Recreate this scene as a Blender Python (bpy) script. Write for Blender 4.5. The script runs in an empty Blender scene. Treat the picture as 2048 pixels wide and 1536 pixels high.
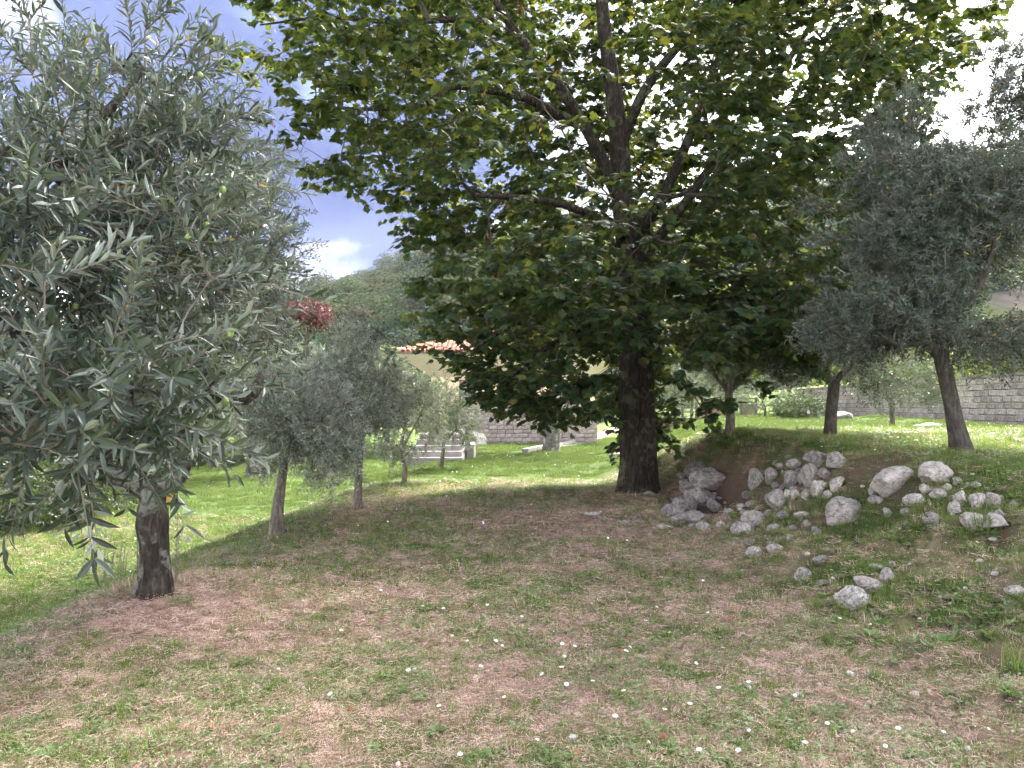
import bpy, math, random
import numpy as np
from mathutils import Vector, Matrix, noise

# ------------------------------------------------------------------ camera, sky, sun, exposure
SC = bpy.context.scene
COL = SC.collection
EYE, FOC, CX, HZ = 1.6, 1538.0, 1024.0, 789.0        # eye height, focal length / centre / horizon in photo pixels
cam = bpy.data.objects.new('camera', bpy.data.cameras.new('camera'))
COL.objects.link(cam)
cam.location = (0, 0, EYE)
cam.rotation_euler = (math.radians(90), 0, 0)
cam.data.sensor_width = 36
cam.data.lens = 36 * FOC / 2048
cam.data.shift_y = (HZ - 768) / 2048
cam.data.clip_start = 0.05
cam.data.clip_end = 3000
SC.camera = cam

SUN_AZ, SUN_EL = math.radians(24), math.radians(46)  # azimuth clockwise from +Y
SUN_DIR = Vector((math.sin(SUN_AZ) * math.cos(SUN_EL), math.cos(SUN_AZ) * math.cos(SUN_EL), math.sin(SUN_EL)))
SKY_STRENGTH = 0.05
world = bpy.data.worlds.new('World')
SC.world = world
world.use_nodes = True


def build_world():
    nt = world.node_tree
    nt.nodes.clear()
    N, L = nt.nodes.new, nt.links.new
    out = N('ShaderNodeOutputWorld')
    bg = N('ShaderNodeBackground')
    bg.inputs['Strength'].default_value = SKY_STRENGTH
    L(bg.outputs[0], out.inputs[0])
    sky = N('ShaderNodeTexSky')
    sky.sky_type = 'NISHITA'
    sky.sun_disc = False
    sky.sun_elevation = SUN_EL
    sky.sun_rotation = SUN_AZ
    sky.air_density, sky.dust_density = 1.0, 1.2
    tc = N('ShaderNodeTexCoord')
    nrm = N('ShaderNodeVectorMath'); nrm.operation = 'NORMALIZE'
    L(tc.outputs['Generated'], nrm.inputs[0])
    sep = N('ShaderNodeSeparateXYZ'); L(nrm.outputs[0], sep.inputs[0])
    den = N('ShaderNodeMath'); den.operation = 'ADD'; den.inputs[1].default_value = 0.32
    mx = N('ShaderNodeMath'); mx.operation = 'MAXIMUM'; mx.inputs[1].default_value = 0.0
    L(sep.outputs[2], mx.inputs[0]); L(mx.outputs[0], den.inputs[0])
    div = N('ShaderNodeVectorMath'); div.operation = 'DIVIDE'
    comb = N('ShaderNodeCombineXYZ')
    for i in range(3): L(den.outputs[0], comb.inputs[i])
    L(nrm.outputs[0], div.inputs[0]); L(comb.outputs[0], div.inputs[1])
    off = N('ShaderNodeVectorMath'); off.operation = 'ADD'
    off.inputs[1].default_value = (5.10, 10.45, 2.247)
    L(div.outputs[0], off.inputs[0])
    n1 = N('ShaderNodeTexNoise'); n1.inputs['Scale'].default_value = 0.75; n1.inputs['Detail'].default_value = 4
    n1.inputs['Roughness'].default_value = 0.45; n1.inputs['Distortion'].default_value = 0.3
    n2 = N('ShaderNodeTexNoise'); n2.inputs['Scale'].default_value = 2.6; n2.inputs['Detail'].default_value = 6
    n2.inputs['Roughness'].default_value = 0.5; n2.inputs['Distortion'].default_value = 0.5
    L(off.outputs[0], n1.inputs['Vector']); L(off.outputs[0], n2.inputs['Vector'])
    # thin cloud glows towards the sun
    dot = N('ShaderNodeVectorMath'); dot.operation = 'DOT_PRODUCT'
    dot.inputs[1].default_value = SUN_DIR
    L(nrm.outputs[0], dot.inputs[0])
    gl = N('ShaderNodeMapRange'); gl.inputs[1].default_value = 0.55; gl.inputs[2].default_value = 1.0
    gl.inputs[3].default_value = 0.0; gl.inputs[4].default_value = 1.0
    L(dot.outputs['Value'], gl.inputs[0])
    add = N('ShaderNodeMath'); add.operation = 'MULTIPLY_ADD'; add.inputs[1].default_value = 0.22
    L(n2.outputs[0], add.inputs[0]); L(n1.outputs[0], add.inputs[2])
    add2 = N('ShaderNodeMath'); add2.operation = 'MULTIPLY_ADD'; add2.inputs[1].default_value = 0.20
    L(gl.outputs[0], add2.inputs[0]); L(add.outputs[0], add2.inputs[2])
    hzn = N('ShaderNodeMapRange'); hzn.interpolation_type = 'SMOOTHSTEP'
    hzn.inputs[1].default_value = 0.03; hzn.inputs[2].default_value = 0.25; hzn.inputs[3].default_value = 0.225; hzn.inputs[4].default_value = 0.0
    L(sep.outputs[2], hzn.inputs[0])
    add3 = N('ShaderNodeMath'); add3.operation = 'ADD'
    L(add2.outputs[0], add3.inputs[0]); L(hzn.outputs[0], add3.inputs[1])
    add2 = add3
    ramp = N('ShaderNodeValToRGB')
    cr = ramp.color_ramp
    cr.elements[0].position = 0.50; cr.elements[0].color = (0.0158, 0.0208, 0.0485, 1)
    cr.elements[1].position = 0.86; cr.elements[1].color = (1.0, 1.0, 1.0, 1)
    e = cr.elements.new(0.61); e.color = (0.027, 0.034, 0.066, 1)
    e = cr.elements.new(0.72); e.color = (0.29, 0.295, 0.345, 1)
    L(add2.outputs[0], ramp.inputs[0])
    sc = N('ShaderNodeVectorMath'); sc.operation = 'SCALE'; sc.inputs['Scale'].default_value = CLOUD_GAIN / SKY_STRENGTH
    L(ramp.outputs[0], sc.inputs[0])
    # openings of blue sky
    n3 = N('ShaderNodeTexNoise'); n3.inputs['Scale'].default_value = 1.9; n3.inputs['Detail'].default_value = 5
    off3 = N('ShaderNodeVectorMath'); off3.operation = 'ADD'; off3.inputs[1].default_value = (9.381, 4.931, 2.719)
    L(div.outputs[0], off3.inputs[0]); L(off3.outputs[0], n3.inputs['Vector'])
    mr = N('ShaderNodeMapRange'); mr.inputs[1].default_value = 0.56; mr.inputs[2].default_value = 0.74
    L(n3.outputs[0], mr.inputs[0])
    mix = N('ShaderNodeMix'); mix.data_type = 'RGBA'
    L(mr.outputs[0], mix.inputs['Factor'])
    L(sc.outputs[0], mix.inputs['A']); L(sky.outputs[0], mix.inputs['B'])
    L(mix.outputs['Result'], bg.inputs['Color'])


CLOUD_GAIN = 1.55
build_world()

sun = bpy.data.objects.new('sun', bpy.data.lights.new('sun', 'SUN'))
COL.objects.link(sun)
sun.data.energy = 2.6
sun.data.angle = math.radians(9)
sun.data.color = (1.0, 0.95, 0.86)
sun.rotation_euler = SUN_DIR.to_track_quat('Z', 'Y').to_euler()

SC.view_settings.view_transform = 'Standard'
SC.view_settings.look = 'None'
SC.view_settings.gamma = 1
SC.view_settings.use_curve_mapping = False
SC.view_settings.exposure = 3.15
SC.render.engine = 'CYCLES'
SC.cycles.max_bounces = 4
SC.cycles.diffuse_bounces = 2
SC.cycles.glossy_bounces = 1
SC.cycles.transmission_bounces = 3
SC.cycles.transparent_max_bounces = 4
SC.cycles.volume_bounces = 0
SC.cycles.use_denoising = True
SC.cycles.use_light_tree = False
SC.cycles.caustics_reflective = SC.cycles.caustics_refractive = False
SC.cycles.use_adaptive_sampling = True
SC.cycles.adaptive_threshold = 0.03
SC.cycles.adaptive_min_samples = 16

RNG = np.random.default_rng(7)
random.seed(7)


# ------------------------------------------------------------------ helpers
def tag(o, label=None, cat=None, group=None, kind=None):
    if label: o['label'] = label
    if cat: o['category'] = cat
    if group: o['group'] = group
    if kind: o['kind'] = kind
    return o


def link(o, parent=None):
    COL.objects.link(o)
    if parent is not None:
        o.parent = parent
    return o


def empty(name, loc=(0, 0, 0), rz=0.0):
    o = bpy.data.objects.new(name, None)
    o.empty_display_size = 0.2
    o.location = loc
    o.rotation_euler = (0, 0, rz)
    return link(o)


def mesh_np(name, V, loops, counts, mats, attrs=None, smooth=False, matidx=None):
    """V (n,3), flat loop indices, loop count per face"""
    V = np.asarray(V, np.float32); loops = np.asarray(loops, np.int32).ravel(); counts = np.asarray(counts, np.int32)
    me = bpy.data.meshes.new(name)
    me.vertices.add(len(V)); me.vertices.foreach_set('co', V.ravel())
    me.loops.add(len(loops)); me.loops.foreach_set('vertex_index', loops)
    me.polygons.add(len(counts))
    st = np.zeros(len(counts), np.int32); st[1:] = np.cumsum(counts)[:-1]
    me.polygons.foreach_set('loop_start', st)
    if matidx is not None: me.polygons.foreach_set('material_index', np.asarray(matidx, np.int32))
    me.polygons.foreach_set('use_smooth', np.full(len(counts), smooth, bool))
    for m in (mats if isinstance(mats, (list, tuple)) else [mats]): me.materials.append(m)
    for k, a in (attrs or {}).items():
        a = np.asarray(a, np.float32)
        at = me.attributes.new(k, 'FLOAT', 'POINT'); at.data.foreach_set('value', a)
    me.update(calc_edges=True)
    return me


class MB:
    """collects boxes and prisms into one mesh"""
    def __init__(s): s.v, s.f, s.m = [], [], []

    def add(s, vs, fs, mi=0):
        b = len(s.v); s.v += [tuple(v) for v in vs]; s.f += [tuple(i + b for i in f) for f in fs]; s.m += [mi] * len(fs); return s

    def box(s, a, b, mi=0):
        x0, y0, z0 = a; x1, y1, z1 = b
        return s.add([(x0, y0, z0), (x1, y0, z0), (x1, y1, z0), (x0, y1, z0), (x0, y0, z1), (x1, y0, z1), (x1, y1, z1), (x0, y1, z1)],
                     [(0, 3, 2, 1), (4, 5, 6, 7), (0, 1, 5, 4), (1, 2, 6, 5), (2, 3, 7, 6), (3, 0, 4, 7)], mi)

    def mesh(s, name, mats, smooth=False):
        me = bpy.data.meshes.new(name)
        me.from_pydata(s.v, [], s.f)
        for m in (mats if isinstance(mats, (list, tuple)) else [mats]): me.materials.append(m)
        me.polygons.foreach_set('material_index', s.m)
        me.polygons.foreach_set('use_smooth', [smooth] * len(s.f))
        me.update()
        return me

    def build(s, name, mats, parent=None, smooth=False):
        return link(bpy.data.objects.new(name, s.mesh(name, mats, smooth)), parent)


def obj(name, me, parent=None):
    return link(bpy.data.objects.new(name, me), parent)


def unit(a):
    return a / (np.linalg.norm(a, axis=-1, keepdims=True) + 1e-9)


def sstep(a, b, x):
    t = np.clip((np.asarray(x, float) - a) / (b - a), 0, 1)
    return t * t * (3 - 2 * t)


def _hash(ix, iy, seed):
    h = (ix.astype(np.int64) * 374761393 + iy.astype(np.int64) * 668265263 + seed * 974711) & 0x7fffffff
    h = ((h ^ (h >> 13)) * 1274126177) & 0x7fffffff
    return ((h ^ (h >> 16)) & 0xffff) / 65535.0


def vnoise(x, y, seed=0):
    x = np.asarray(x, float); y = np.asarray(y, float)
    ix, iy = np.floor(x), np.floor(y)
    fx, fy = x - ix, y - iy
    fx, fy = fx * fx * (3 - 2 * fx), fy * fy * (3 - 2 * fy)
    ix, iy = ix.astype(np.int64), iy.astype(np.int64)
    a, b = _hash(ix, iy, seed), _hash(ix + 1, iy, seed)
    c, d = _hash(ix, iy + 1, seed), _hash(ix + 1, iy + 1, seed)
    return (a * (1 - fx) + b * fx) * (1 - fy) + (c * (1 - fx) + d * fx) * fy


def fbm(x, y, seed=0, o=4):
    s, a, t = 0, 0.5, 0
    for k in range(o):
        s = s + a * vnoise(np.asarray(x) * 2 ** k, np.asarray(y) * 2 ** k, seed + 17 * k); t += a; a *= 0.5
    return s / t


# ------------------------------------------------------------------ lie of the land
def path_z(y): return np.interp(y, [-50, 9, 14, 20, 27, 38, 60, 200], [0, 0, -.07, -.2, -.38, -.85, -1.3, -3])
def left_z(y): return np.interp(y, [-50, 6, 20, 30, 60, 200], [-.65, -.62, -.85, -1.15, -1.7, -3])
def right_z(y): return np.interp(y, [-50, 12, 21, 41, 60, 200], [1.0, 1.0, .67, .40, .2, -1])
def edge_x(y): return -2.95 + 0.06 * np.clip(y, -20, 30)
def bank_x0(y): return np.interp(y, [-50, 3, 8, 11, 12.6, 14, 20, 27, 38, 60], [2.0, 2.05, 2.15, 2.45, 2.35, 1.7, 1.2, 2.6, 6, 9])
def bank_x1(y): return np.interp(y, [-50, 5, 7, 9, 12.5, 16, 20, 27, 38, 60], [4.8, 4.8, 4.6, 4.2, 3.6, 4.3, 5.6, 8, 10.5, 14])
def wall_x(y): return 14.0 + 0.095 * (np.asarray(y, float) - 21)


def height(x, y, rough=True):
    x = np.asarray(x, float); y = np.asarray(y, float)
    s_l = sstep(0, 2.6, edge_x(y) - 0.12 - x)
    z = path_z(y) * (1 - s_l) + left_z(y) * s_l
    t = np.clip((x - bank_x0(y)) / (bank_x1(y) - bank_x0(y)), 0, 1)
    wob = (fbm(x * 1.3 + 3, y * 1.3, 5, 3) - .5) * .62 * np.exp(-((y - 6) / 9) ** 2)
    t = np.clip(t + wob * np.sin(t * math.pi), 0, 1)
    s_r = 0.45 * t + 0.55 * sstep(0, 1, t)
    z = z * (1 - s_r) + right_z(y) * s_r
    w = x - wall_x(y)
    z = z + sstep(0.35, 1.0, w) * 1.25 + np.clip(w - 1.0, 0, 60) * 0.10
    # small mounds round the near olive, the maple and at the foot of the wall
    z = z + 0.10 * np.exp(-((x + 2.85) ** 2 + (y - 6.0) ** 2) / 0.5)
    z = z + 0.10 * np.exp(-((x - 2.1) ** 2 + (y - 12.4) ** 2) / 0.6)
    z = z + 0.22 * np.exp(-((x - wall_x(y) + 1.3) / 1.1) ** 2) * np.exp(-((y - 27) / 6) ** 2) * (0.4 + vnoise(x, y * .8, 9))
    z = z - .26 * np.exp(-((x - 2.95) / .5) ** 2 - ((y - 11.0) / 1.0) ** 2) - .16 * np.exp(-((x - 3.3) / .45) ** 2 - ((y - 9.2) / .6) ** 2)
    if rough:
        k = 1.0 + 1.6 * np.sin(t * math.pi)
        z = z + (fbm(x * 0.8, y * 0.8, 1, 3) - .5) * 0.10 + (fbm(x * 4, y * 4, 2, 2) - .5) * 0.035 * k
        z = z + (fbm(x * .15, y * .15, 3, 2) - .5) * .3 * sstep(20, 60, np.abs(y) + np.abs(x) * .4) * (1 - sstep(0, 4, 34 - np.abs(y - 45)) * 0)
    return z


def hz(x, y): return float(height(np.array([x]), np.array([y]))[0])


def ray(px, py, d):
    """the point a photo pixel shows at depth d"""
    return Vector(((px - CX) / FOC * d, d, EYE + (HZ - py) / FOC * d))


def ground_at(px, py, lo=2.5, hi=90):
    ds = np.concatenate([np.arange(lo, 20, .12), np.arange(20, hi, .5)])
    for _ in range(2):
        x = (px - CX) / FOC * ds; z = EYE + (HZ - py) / FOC * ds
        h = height(x, ds)
        k = int(np.argmax(z < h)) if (z < h).any() else len(ds) - 1
        if _ == 0: ds = np.linspace(ds[max(k - 1, 0)], ds[k] + 1e-4, 12)
    return Vector((x[k], ds[k], h[k]))


def project(P):
    P = np.asarray(P)
    d = np.maximum(P[:, 1], 1e-3)
    return CX + P[:, 0] / d * FOC, HZ - (P[:, 2] - EYE) / d * FOC, P[:, 1]


def greenness(x, y):
    """how much living grass grows at a spot (0 bare, 1 lush)"""
    x = np.asarray(x, float); y = np.asarray(y, float)
    s_l = sstep(-.7, 1.7, edge_x(y) - 0.1 - x)
    t = np.clip((x - bank_x0(y)) / (bank_x1(y) - bank_x0(y)), 0, 1)
    g = 0.43 + 0.06 * sstep(6, 9, y) + .42 * sstep(11.5, 17, y)
    g = g * (1 - s_l) + 1.05 * s_l
    bank = sstep(.03, .2, t) * (1 - sstep(.72, .95, t)) * (1 - sstep(13, 18, y))
    g = g * (1 - bank) + 0.60 * bank
    g = np.where(t > .72, g + (0.95 - g) * sstep(.72, .97, t), g)
    g = g * (1 - .75 * np.exp(-(((x - 1.3) / 1.9) ** 2 + ((y - 10.2) / 1.7) ** 2)))
    g = g * (1 - .9 * np.exp(-(((x + 2.75) / 1.0) ** 2 + ((y - 5.6) / .75) ** 2)))
    g = g * (1 - .7 * np.exp(-(((x - 2.1) / .9) ** 2 + ((y - 12.3) / .9) ** 2)))
    g = g * (1 - .5 * np.exp(-(((x + 2.2) / .6) ** 2 + ((y - 10.6) / .6) ** 2)))
    n = fbm(x * .9 + 11, y * .9 + 3, 21, 4) - .5
    n2 = fbm(x * 3.1, y * 3.1, 31, 3) - .5
    n3 = fbm(x * 7.5, y * 7.5, 33, 2) - .5
    return np.clip(g + n * .42 + n2 * .5 * (1 - .5 * s_l) + n3 * .45, 0, 1)


def soil_and_shade(x, y):
    """dug and washed-out dark soil on the bank face, plus painted shade in the hollow by the maple"""
    x = np.asarray(x, float); y = np.asarray(y, float)
    t = np.clip((x - bank_x0(y)) / (bank_x1(y) - bank_x0(y)), 0, 1)
    face = sstep(.08, .35, t) * (1 - sstep(.62, .85, t)) * (1 - sstep(12.5, 15, y))
    n = fbm(x * 1.7 + 5, y * 1.7, 43, 3)
    s = face * sstep(.50, .68, n) * .75
    for cx, cy, rx, ry, a in ((3.25, 9.4, .55, .5, 1.0), (2.85, 10.9, .6, 1.1, 1.3), (3.9, 8.0, .7, .45, .8), (2.75, 4.2, .3, .3, .9), (2.9, 6.6, .4, .3, .6)):  # second patch darkens the hollow beside the maple as painted shade
        s = np.maximum(s, a * np.exp(-(((x - cx) / rx) ** 2 + ((y - cy) / ry) ** 2)) * (.55 + n))
    return np.clip(s, 0, 1)


# ------------------------------------------------------------------ materials
def new_mat(name):
    m = bpy.data.materials.new(name); m.use_nodes = True
    nt = m.node_tree; b = nt.nodes['Principled BSDF']
    return m, nt, b


def nd(nt, kind, **kw):
    n = nt.nodes.new(kind)
    for k, v in kw.items():
        if k in n.inputs: n.inputs[k].default_value = v
        else: setattr(n, k, v)
    return n


def ramp(nt, src, stops):
    r = nt.nodes.new('ShaderNodeValToRGB'); cr = r.color_ramp
    while len(cr.elements) < len(stops): cr.elements.new(0.5)
    for e, (p, c) in zip(cr.elements, stops): e.position = p; e.color = (*c, 1)
    nt.links.new(src, r.inputs[0])
    return r.outputs[0]


def mixc(nt, f, a, b, mode='MIX'):
    m = nt.nodes.new('ShaderNodeMix'); m.data_type = 'RGBA'; m.blend_type = mode
    for key, val in (('Factor', f), ('A', a), ('B', b)):
        s = m.inputs[key] if key == 'Factor' else [i for i in m.inputs if i.name == key and i.type == 'RGBA'][0]
        if isinstance(val, (int, float)): s.default_value = val
        elif isinstance(val, tuple): s.default_value = (*val, 1)
        else: nt.links.new(val, s)
    return [o for o in m.outputs if o.type == 'RGBA'][0]


def noise_tex(nt, scale, detail=4, rough=.55, coord='Object', distortion=0.0, vec=None):
    n = nt.nodes.new('ShaderNodeTexNoise')
    n.inputs['Scale'].default_value = scale; n.inputs['Detail'].default_value = detail
    n.inputs['Roughness'].default_value = rough; n.inputs['Distortion'].default_value = distortion
    if vec is None:
        t = nt.nodes.new('ShaderNodeTexCoord'); vec = t.outputs[coord]
    nt.links.new(vec, n.inputs['Vector'])
    return n.outputs[0]


def bump(nt, b, h, strength=.4, dist=.02):
    n = nt.nodes.new('ShaderNodeBump'); n.inputs['Strength'].default_value = strength; n.inputs['Distance'].default_value = dist
    nt.links.new(h, n.inputs['Height']); nt.links.new(n.outputs[0], b.inputs['Normal'])


def leaf_mat(name, top, under, trans, tw=.4, rough=.45, spec=.4, from_instance=False, stops=None, tstops=None):
    """a leaf: its own upper and lower side colours, varied leaf by leaf, letting light through"""
    m, nt, b = new_mat(name)
    L = nt.links.new
    if from_instance:
        rnd = nt.nodes.new('ShaderNodeObjectInfo').outputs['Random']
        at = nd(nt, 'ShaderNodeAttribute', attribute_name='rnd')
        ad = nd(nt, 'ShaderNodeMath', operation='ADD'); L(rnd, ad.inputs[0]); L(at.outputs['Fac'], ad.inputs[1])
        fr = nd(nt, 'ShaderNodeMath', operation='FRACT'); L(ad.outputs[0], fr.inputs[0]); rnd = fr.outputs[0]
    else:
        rnd = nd(nt, 'ShaderNodeAttribute', attribute_name='rnd').outputs['Fac']
    ct = ramp(nt, rnd, stops or [(0, tuple(c * .62 for c in top)), (.5, top), (1, tuple(min(1, c * 1.4) for c in top))])
    cu = mixc(nt, rnd, tuple(c * .8 for c in under), tuple(min(1, c * 1.15) for c in under))
    geo = nt.nodes.new('ShaderNodeNewGeometry')
    c = mixc(nt, geo.outputs['Backfacing'], ct, cu)
    L(c, b.inputs['Base Color'])
    b.inputs['Roughness'].default_value = rough
    b.inputs['Specular IOR Level'].default_value = spec
    tr = nt.nodes.new('ShaderNodeBsdfTranslucent')
    tc = ramp(nt, rnd, tstops) if tstops else mixc(nt, rnd, tuple(x * .7 for x in trans), tuple(min(1, x * 1.25) for x in trans))
    L(tc, tr.inputs['Color'])
    ms = nt.nodes.new('ShaderNodeMixShader'); ms.inputs[0].default_value = tw
    L(b.outputs[0], ms.inputs[1]); L(tr.outputs[0], ms.inputs[2])
    L(ms.outputs[0], nt.nodes['Material Output'].inputs['Surface'])
    return m


def bark_mat(name, c0, c1, c2, scale=(9, 9, 2.2), lichen=None, bs=.7, bd=.03):
    m, nt, b = new_mat(name)
    t = nt.nodes.new('ShaderNodeTexCoord'); mp = nt.nodes.new('ShaderNodeMapping')
    mp.inputs['Scale'].default_value = scale
    nt.links.new(t.outputs['Object'], mp.inputs['Vector'])
    n = noise_tex(nt, 2.5, 7, .65, vec=mp.outputs[0], distortion=.4)
    w = nt.nodes.new('ShaderNodeTexVoronoi'); w.feature = 'DISTANCE_TO_EDGE'; w.inputs['Scale'].default_value = 2.2
    nt.links.new(mp.outputs[0], w.inputs['Vector'])
    col = ramp(nt, n, [(.3, c0), (.52, c1), (.75, c2)])
    if lichen:
        l = noise_tex(nt, 5.5, 5, .6)
        f = ramp(nt, l, [(.54, (0, 0, 0)), (.62, (1, 1, 1))])
        col = mixc(nt, f, col, lichen)
    nt.links.new(col, b.inputs['Base Color'])
    b.inputs['Roughness'].default_value = .9
    b.inputs['Specular IOR Level'].default_value = .15
    mh = nd(nt, 'ShaderNodeMath', operation='MULTIPLY'); nt.links.new(n, mh.inputs[0]); nt.links.new(w.outputs['Distance'], mh.inputs[1])
    bump(nt, b, mh.outputs[0], bs, bd)
    return m


def stone_mat(name, c0, c1, c2, scale=6, moss=None, rough=.85, bs=.5, bd=.02, per_object=.25, cracks=False):
    m, nt, b = new_mat(name)
    n = noise_tex(nt, scale, 7, .55)
    n2 = noise_tex(nt, scale * .35, 4, .5, distortion=.6)
    col = ramp(nt, n, [(.28, c0), (.5, c1), (.72, c2)])
    dk = ramp(nt, n2, [(.35, (.55, .52, .5)), (.6, (1, 1, 1))])
    col = mixc(nt, .75, col, dk, 'MULTIPLY')
    if moss:
        f = ramp(nt, noise_tex(nt, scale * .6, 6, .6), [(.53, (0, 0, 0)), (.66, (1, 1, 1))])
        col = mixc(nt, f, col, moss)
    if cracks:
        tcx = nt.nodes.new('ShaderNodeTexCoord'); ov = nd(nt, 'ShaderNodeVectorMath', operation='MULTIPLY_ADD')
        nz = nt.nodes.new('ShaderNodeTexNoise'); nz.inputs['Scale'].default_value = 2.2; nz.inputs['Detail'].default_value = 5
        nt.links.new(tcx.outputs['Object'], nz.inputs['Vector'])
        nt.links.new(nz.outputs['Color'], ov.inputs[0]); ov.inputs[1].default_value = (.9, .9, .9); nt.links.new(tcx.outputs['Object'], ov.inputs[2])
        vo = nt.nodes.new('ShaderNodeTexVoronoi'); vo.feature = 'DISTANCE_TO_EDGE'; vo.inputs['Scale'].default_value = 1.3
        nt.links.new(ov.outputs[0], vo.inputs['Vector'])
        col = mixc(nt, 1.0, col, ramp(nt, vo.outputs['Distance'], [(0, (.30, .27, .25)), (.035, (1, 1, 1))]), 'MULTIPLY')
    oi = nt.nodes.new('ShaderNodeObjectInfo')
    v = ramp(nt, oi.outputs['Random'], [(0, (1 - per_object,) * 3), (1, (1, 1, 1))])
    col = mixc(nt, 1.0, col, v, 'MULTIPLY')
    nt.links.new(col, b.inputs['Base Color'])
    b.inputs['Roughness'].default_value = rough
    b.inputs['Specular IOR Level'].default_value = .25
    bump(nt, b, n, bs, bd)
    return m


def plain_mat(name, c, rough=.7, var=.25, scale=3, spec=.3, bs=.15, bd=.01):
    m, nt, b = new_mat(name)
    n = noise_tex(nt, scale, 6, .6)
    nt.links.new(ramp(nt, n, [(.3, tuple(x * (1 - var) for x in c)), (.7, tuple(min(1, x * (1 + var)) for x in c))]), b.inputs['Base Color'])
    b.inputs['Roughness'].default_value = rough; b.inputs['Specular IOR Level'].default_value = spec
    bump(nt, b, n, bs, bd)
    return m


M = {}
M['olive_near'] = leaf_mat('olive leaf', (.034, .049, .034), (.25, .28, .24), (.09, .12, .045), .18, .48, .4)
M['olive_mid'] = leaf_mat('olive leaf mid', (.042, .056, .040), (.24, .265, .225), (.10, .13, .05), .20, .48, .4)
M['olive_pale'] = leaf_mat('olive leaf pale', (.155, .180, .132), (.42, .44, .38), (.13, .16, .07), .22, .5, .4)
M['olive_dark'] = leaf_mat('olive leaf dark', (.040, .055, .038), (.16, .178, .148), (.07, .09, .03), .18, .48, .4)
M['olive_yellow'] = leaf_mat('olive leaf yellow', (.55, .36, .05), (.5, .36, .1), (.5, .35, .05), .3)
M['maple_leaf'] = leaf_mat('maple leaf', (.03, .055, .02), (.050, .074, .034), (.10, .130, .019), .42, .55, .3,
                           stops=[(0, (.020, .043, .020)), (.6, (.036, .067, .028)), (.92, (.062, .090, .028)), (1, (.11, .09, .028))],
                           tstops=[(0, (.055, .085, .013)), (.6, (.105, .140, .018)), (.85, (.18, .205, .024)), (1, (.26, .235, .03))])
M['red_leaf'] = leaf_mat('red leaf', (.10, .030, .030), (.11, .042, .04), (.12, .03, .028), .3)
M['bg_leaf'] = leaf_mat('broad leaf', (.075, .11, .040), (.10, .13, .06), (.18, .25, .04), .35)
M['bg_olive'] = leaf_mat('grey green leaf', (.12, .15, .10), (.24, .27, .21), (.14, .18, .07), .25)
M['dark_leaf'] = leaf_mat('dark leaf', (.035, .055, .024), (.05, .07, .03), (.10, .15, .03), .3)
M['vine_leaf'] = leaf_mat('vine leaf', (.14, .19, .04), (.16, .2, .06), (.32, .4, .05), .4)
M['weed'] = leaf_mat('weed leaf', (.115, .185, .055), (.13, .19, .08), (.22, .32, .06), .3, .5, .4, True)
M['grass'] = leaf_mat('grass blade', (.12, .18, .045), (.12, .18, .05), (.22, .32, .05), .4, .55, .3, True,
                      stops=[(0, (.07, .12, .03)), (.5, (.115, .175, .042)), (.85, (.18, .22, .06)), (1, (.30, .26, .12))])
M['lawn'] = leaf_mat('lawn blade', (.15, .22, .045), (.15, .22, .05), (.13, .19, .03), .32, .6, .25, True,
                     stops=[(0, (.056, .088, .026)), (.45, (.090, .130, .036)), (.8, (.14, .165, .055)), (1, (.25, .215, .105))])
M['straw'] = leaf_mat('dry grass', (.40, .29, .20), (.40, .30, .21), (.4, .3, .18), .25, .7, .2, True,
                      stops=[(0, (.15, .085, .065)), (.35, (.43, .278, .222)), (.75, (.66, .46, .37)), (1, (.82, .66, .54))])
M['maple_bark'] = bark_mat('maple bark', (.008, .006, .005), (.030, .023, .018), (.075, .060, .049), (11, 11, 2.6), (.07, .075, .045), 1.0, .07)
M['olive_bark'] = bark_mat('old olive bark', (.010, .008, .006), (.042, .034, .027), (.125, .106, .086), (8, 8, 2.6), (.15, .147, .13), 1.0, .08)
M['young_bark'] = bark_mat('young olive bark', (.07, .058, .045), (.16, .135, .108), (.28, .245, .20), (12, 12, 4), None, .5, .02)
M['dark_bark'] = bark_mat('shaded olive bark', (.03, .026, .022), (.075, .064, .055), (.14, .125, .108), (12, 12, 4), None, .5, .02)
M['mottled_bark'] = bark_mat('mottled bark', (.07, .06, .05), (.16, .14, .12), (.28, .26, .23), (6, 6, 5), (.42, .40, .37), .6, .03)
M['twig'] = plain_mat('twig', (.16, .13, .10), .8, .3, 20)
M['maple_twig'] = plain_mat('maple twig', (.055, .042, .032), .8, .3, 20)
M['limestone'] = stone_mat('limestone', (.30, .265, .230), (.48, .435, .39), (.62, .575, .525), 5, per_object=.38, bs=.5, bd=.03, cracks=True)
M['limestone_moss'] = stone_mat('mossy limestone', (.28, .26, .23), (.48, .45, .41), (.62, .59, .55), 6, (.16, .17, .10), bs=.9, bd=.05, cracks=True)
M['limestone_dark'] = stone_mat('shaded limestone', (.20, .175, .155), (.36, .325, .30), (.50, .46, .43), 6, bs=.9, bd=.05, cracks=True)  # limestone with the shade under the maple put into its colour
M['pebble'] = stone_mat('pale pebble', (.45, .42, .40), (.62, .58, .56), (.75, .72, .70), 20, None, .8, .3, .005)
M['petal'] = plain_mat('petal', (.82, .81, .80), .6, .05, 30)
M['pollen'] = plain_mat('pollen', (.75, .55, .12), .8, .2, 60)
M['stem'] = plain_mat('stem', (.14, .20, .06), .7, .2, 20)
M['olive_fruit'] = plain_mat('olive fruit', (.16, .24, .06), .35, .2, 30, .5)
M['samara'] = leaf_mat('samara', (.22, .095, .055), (.25, .12, .07), (.35, .14, .06), .3)
M['fallen'] = leaf_mat('fallen leaf', (.26, .11, .06), (.26, .13, .07), (.26, .12, .05), .2, .7, .2)


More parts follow.
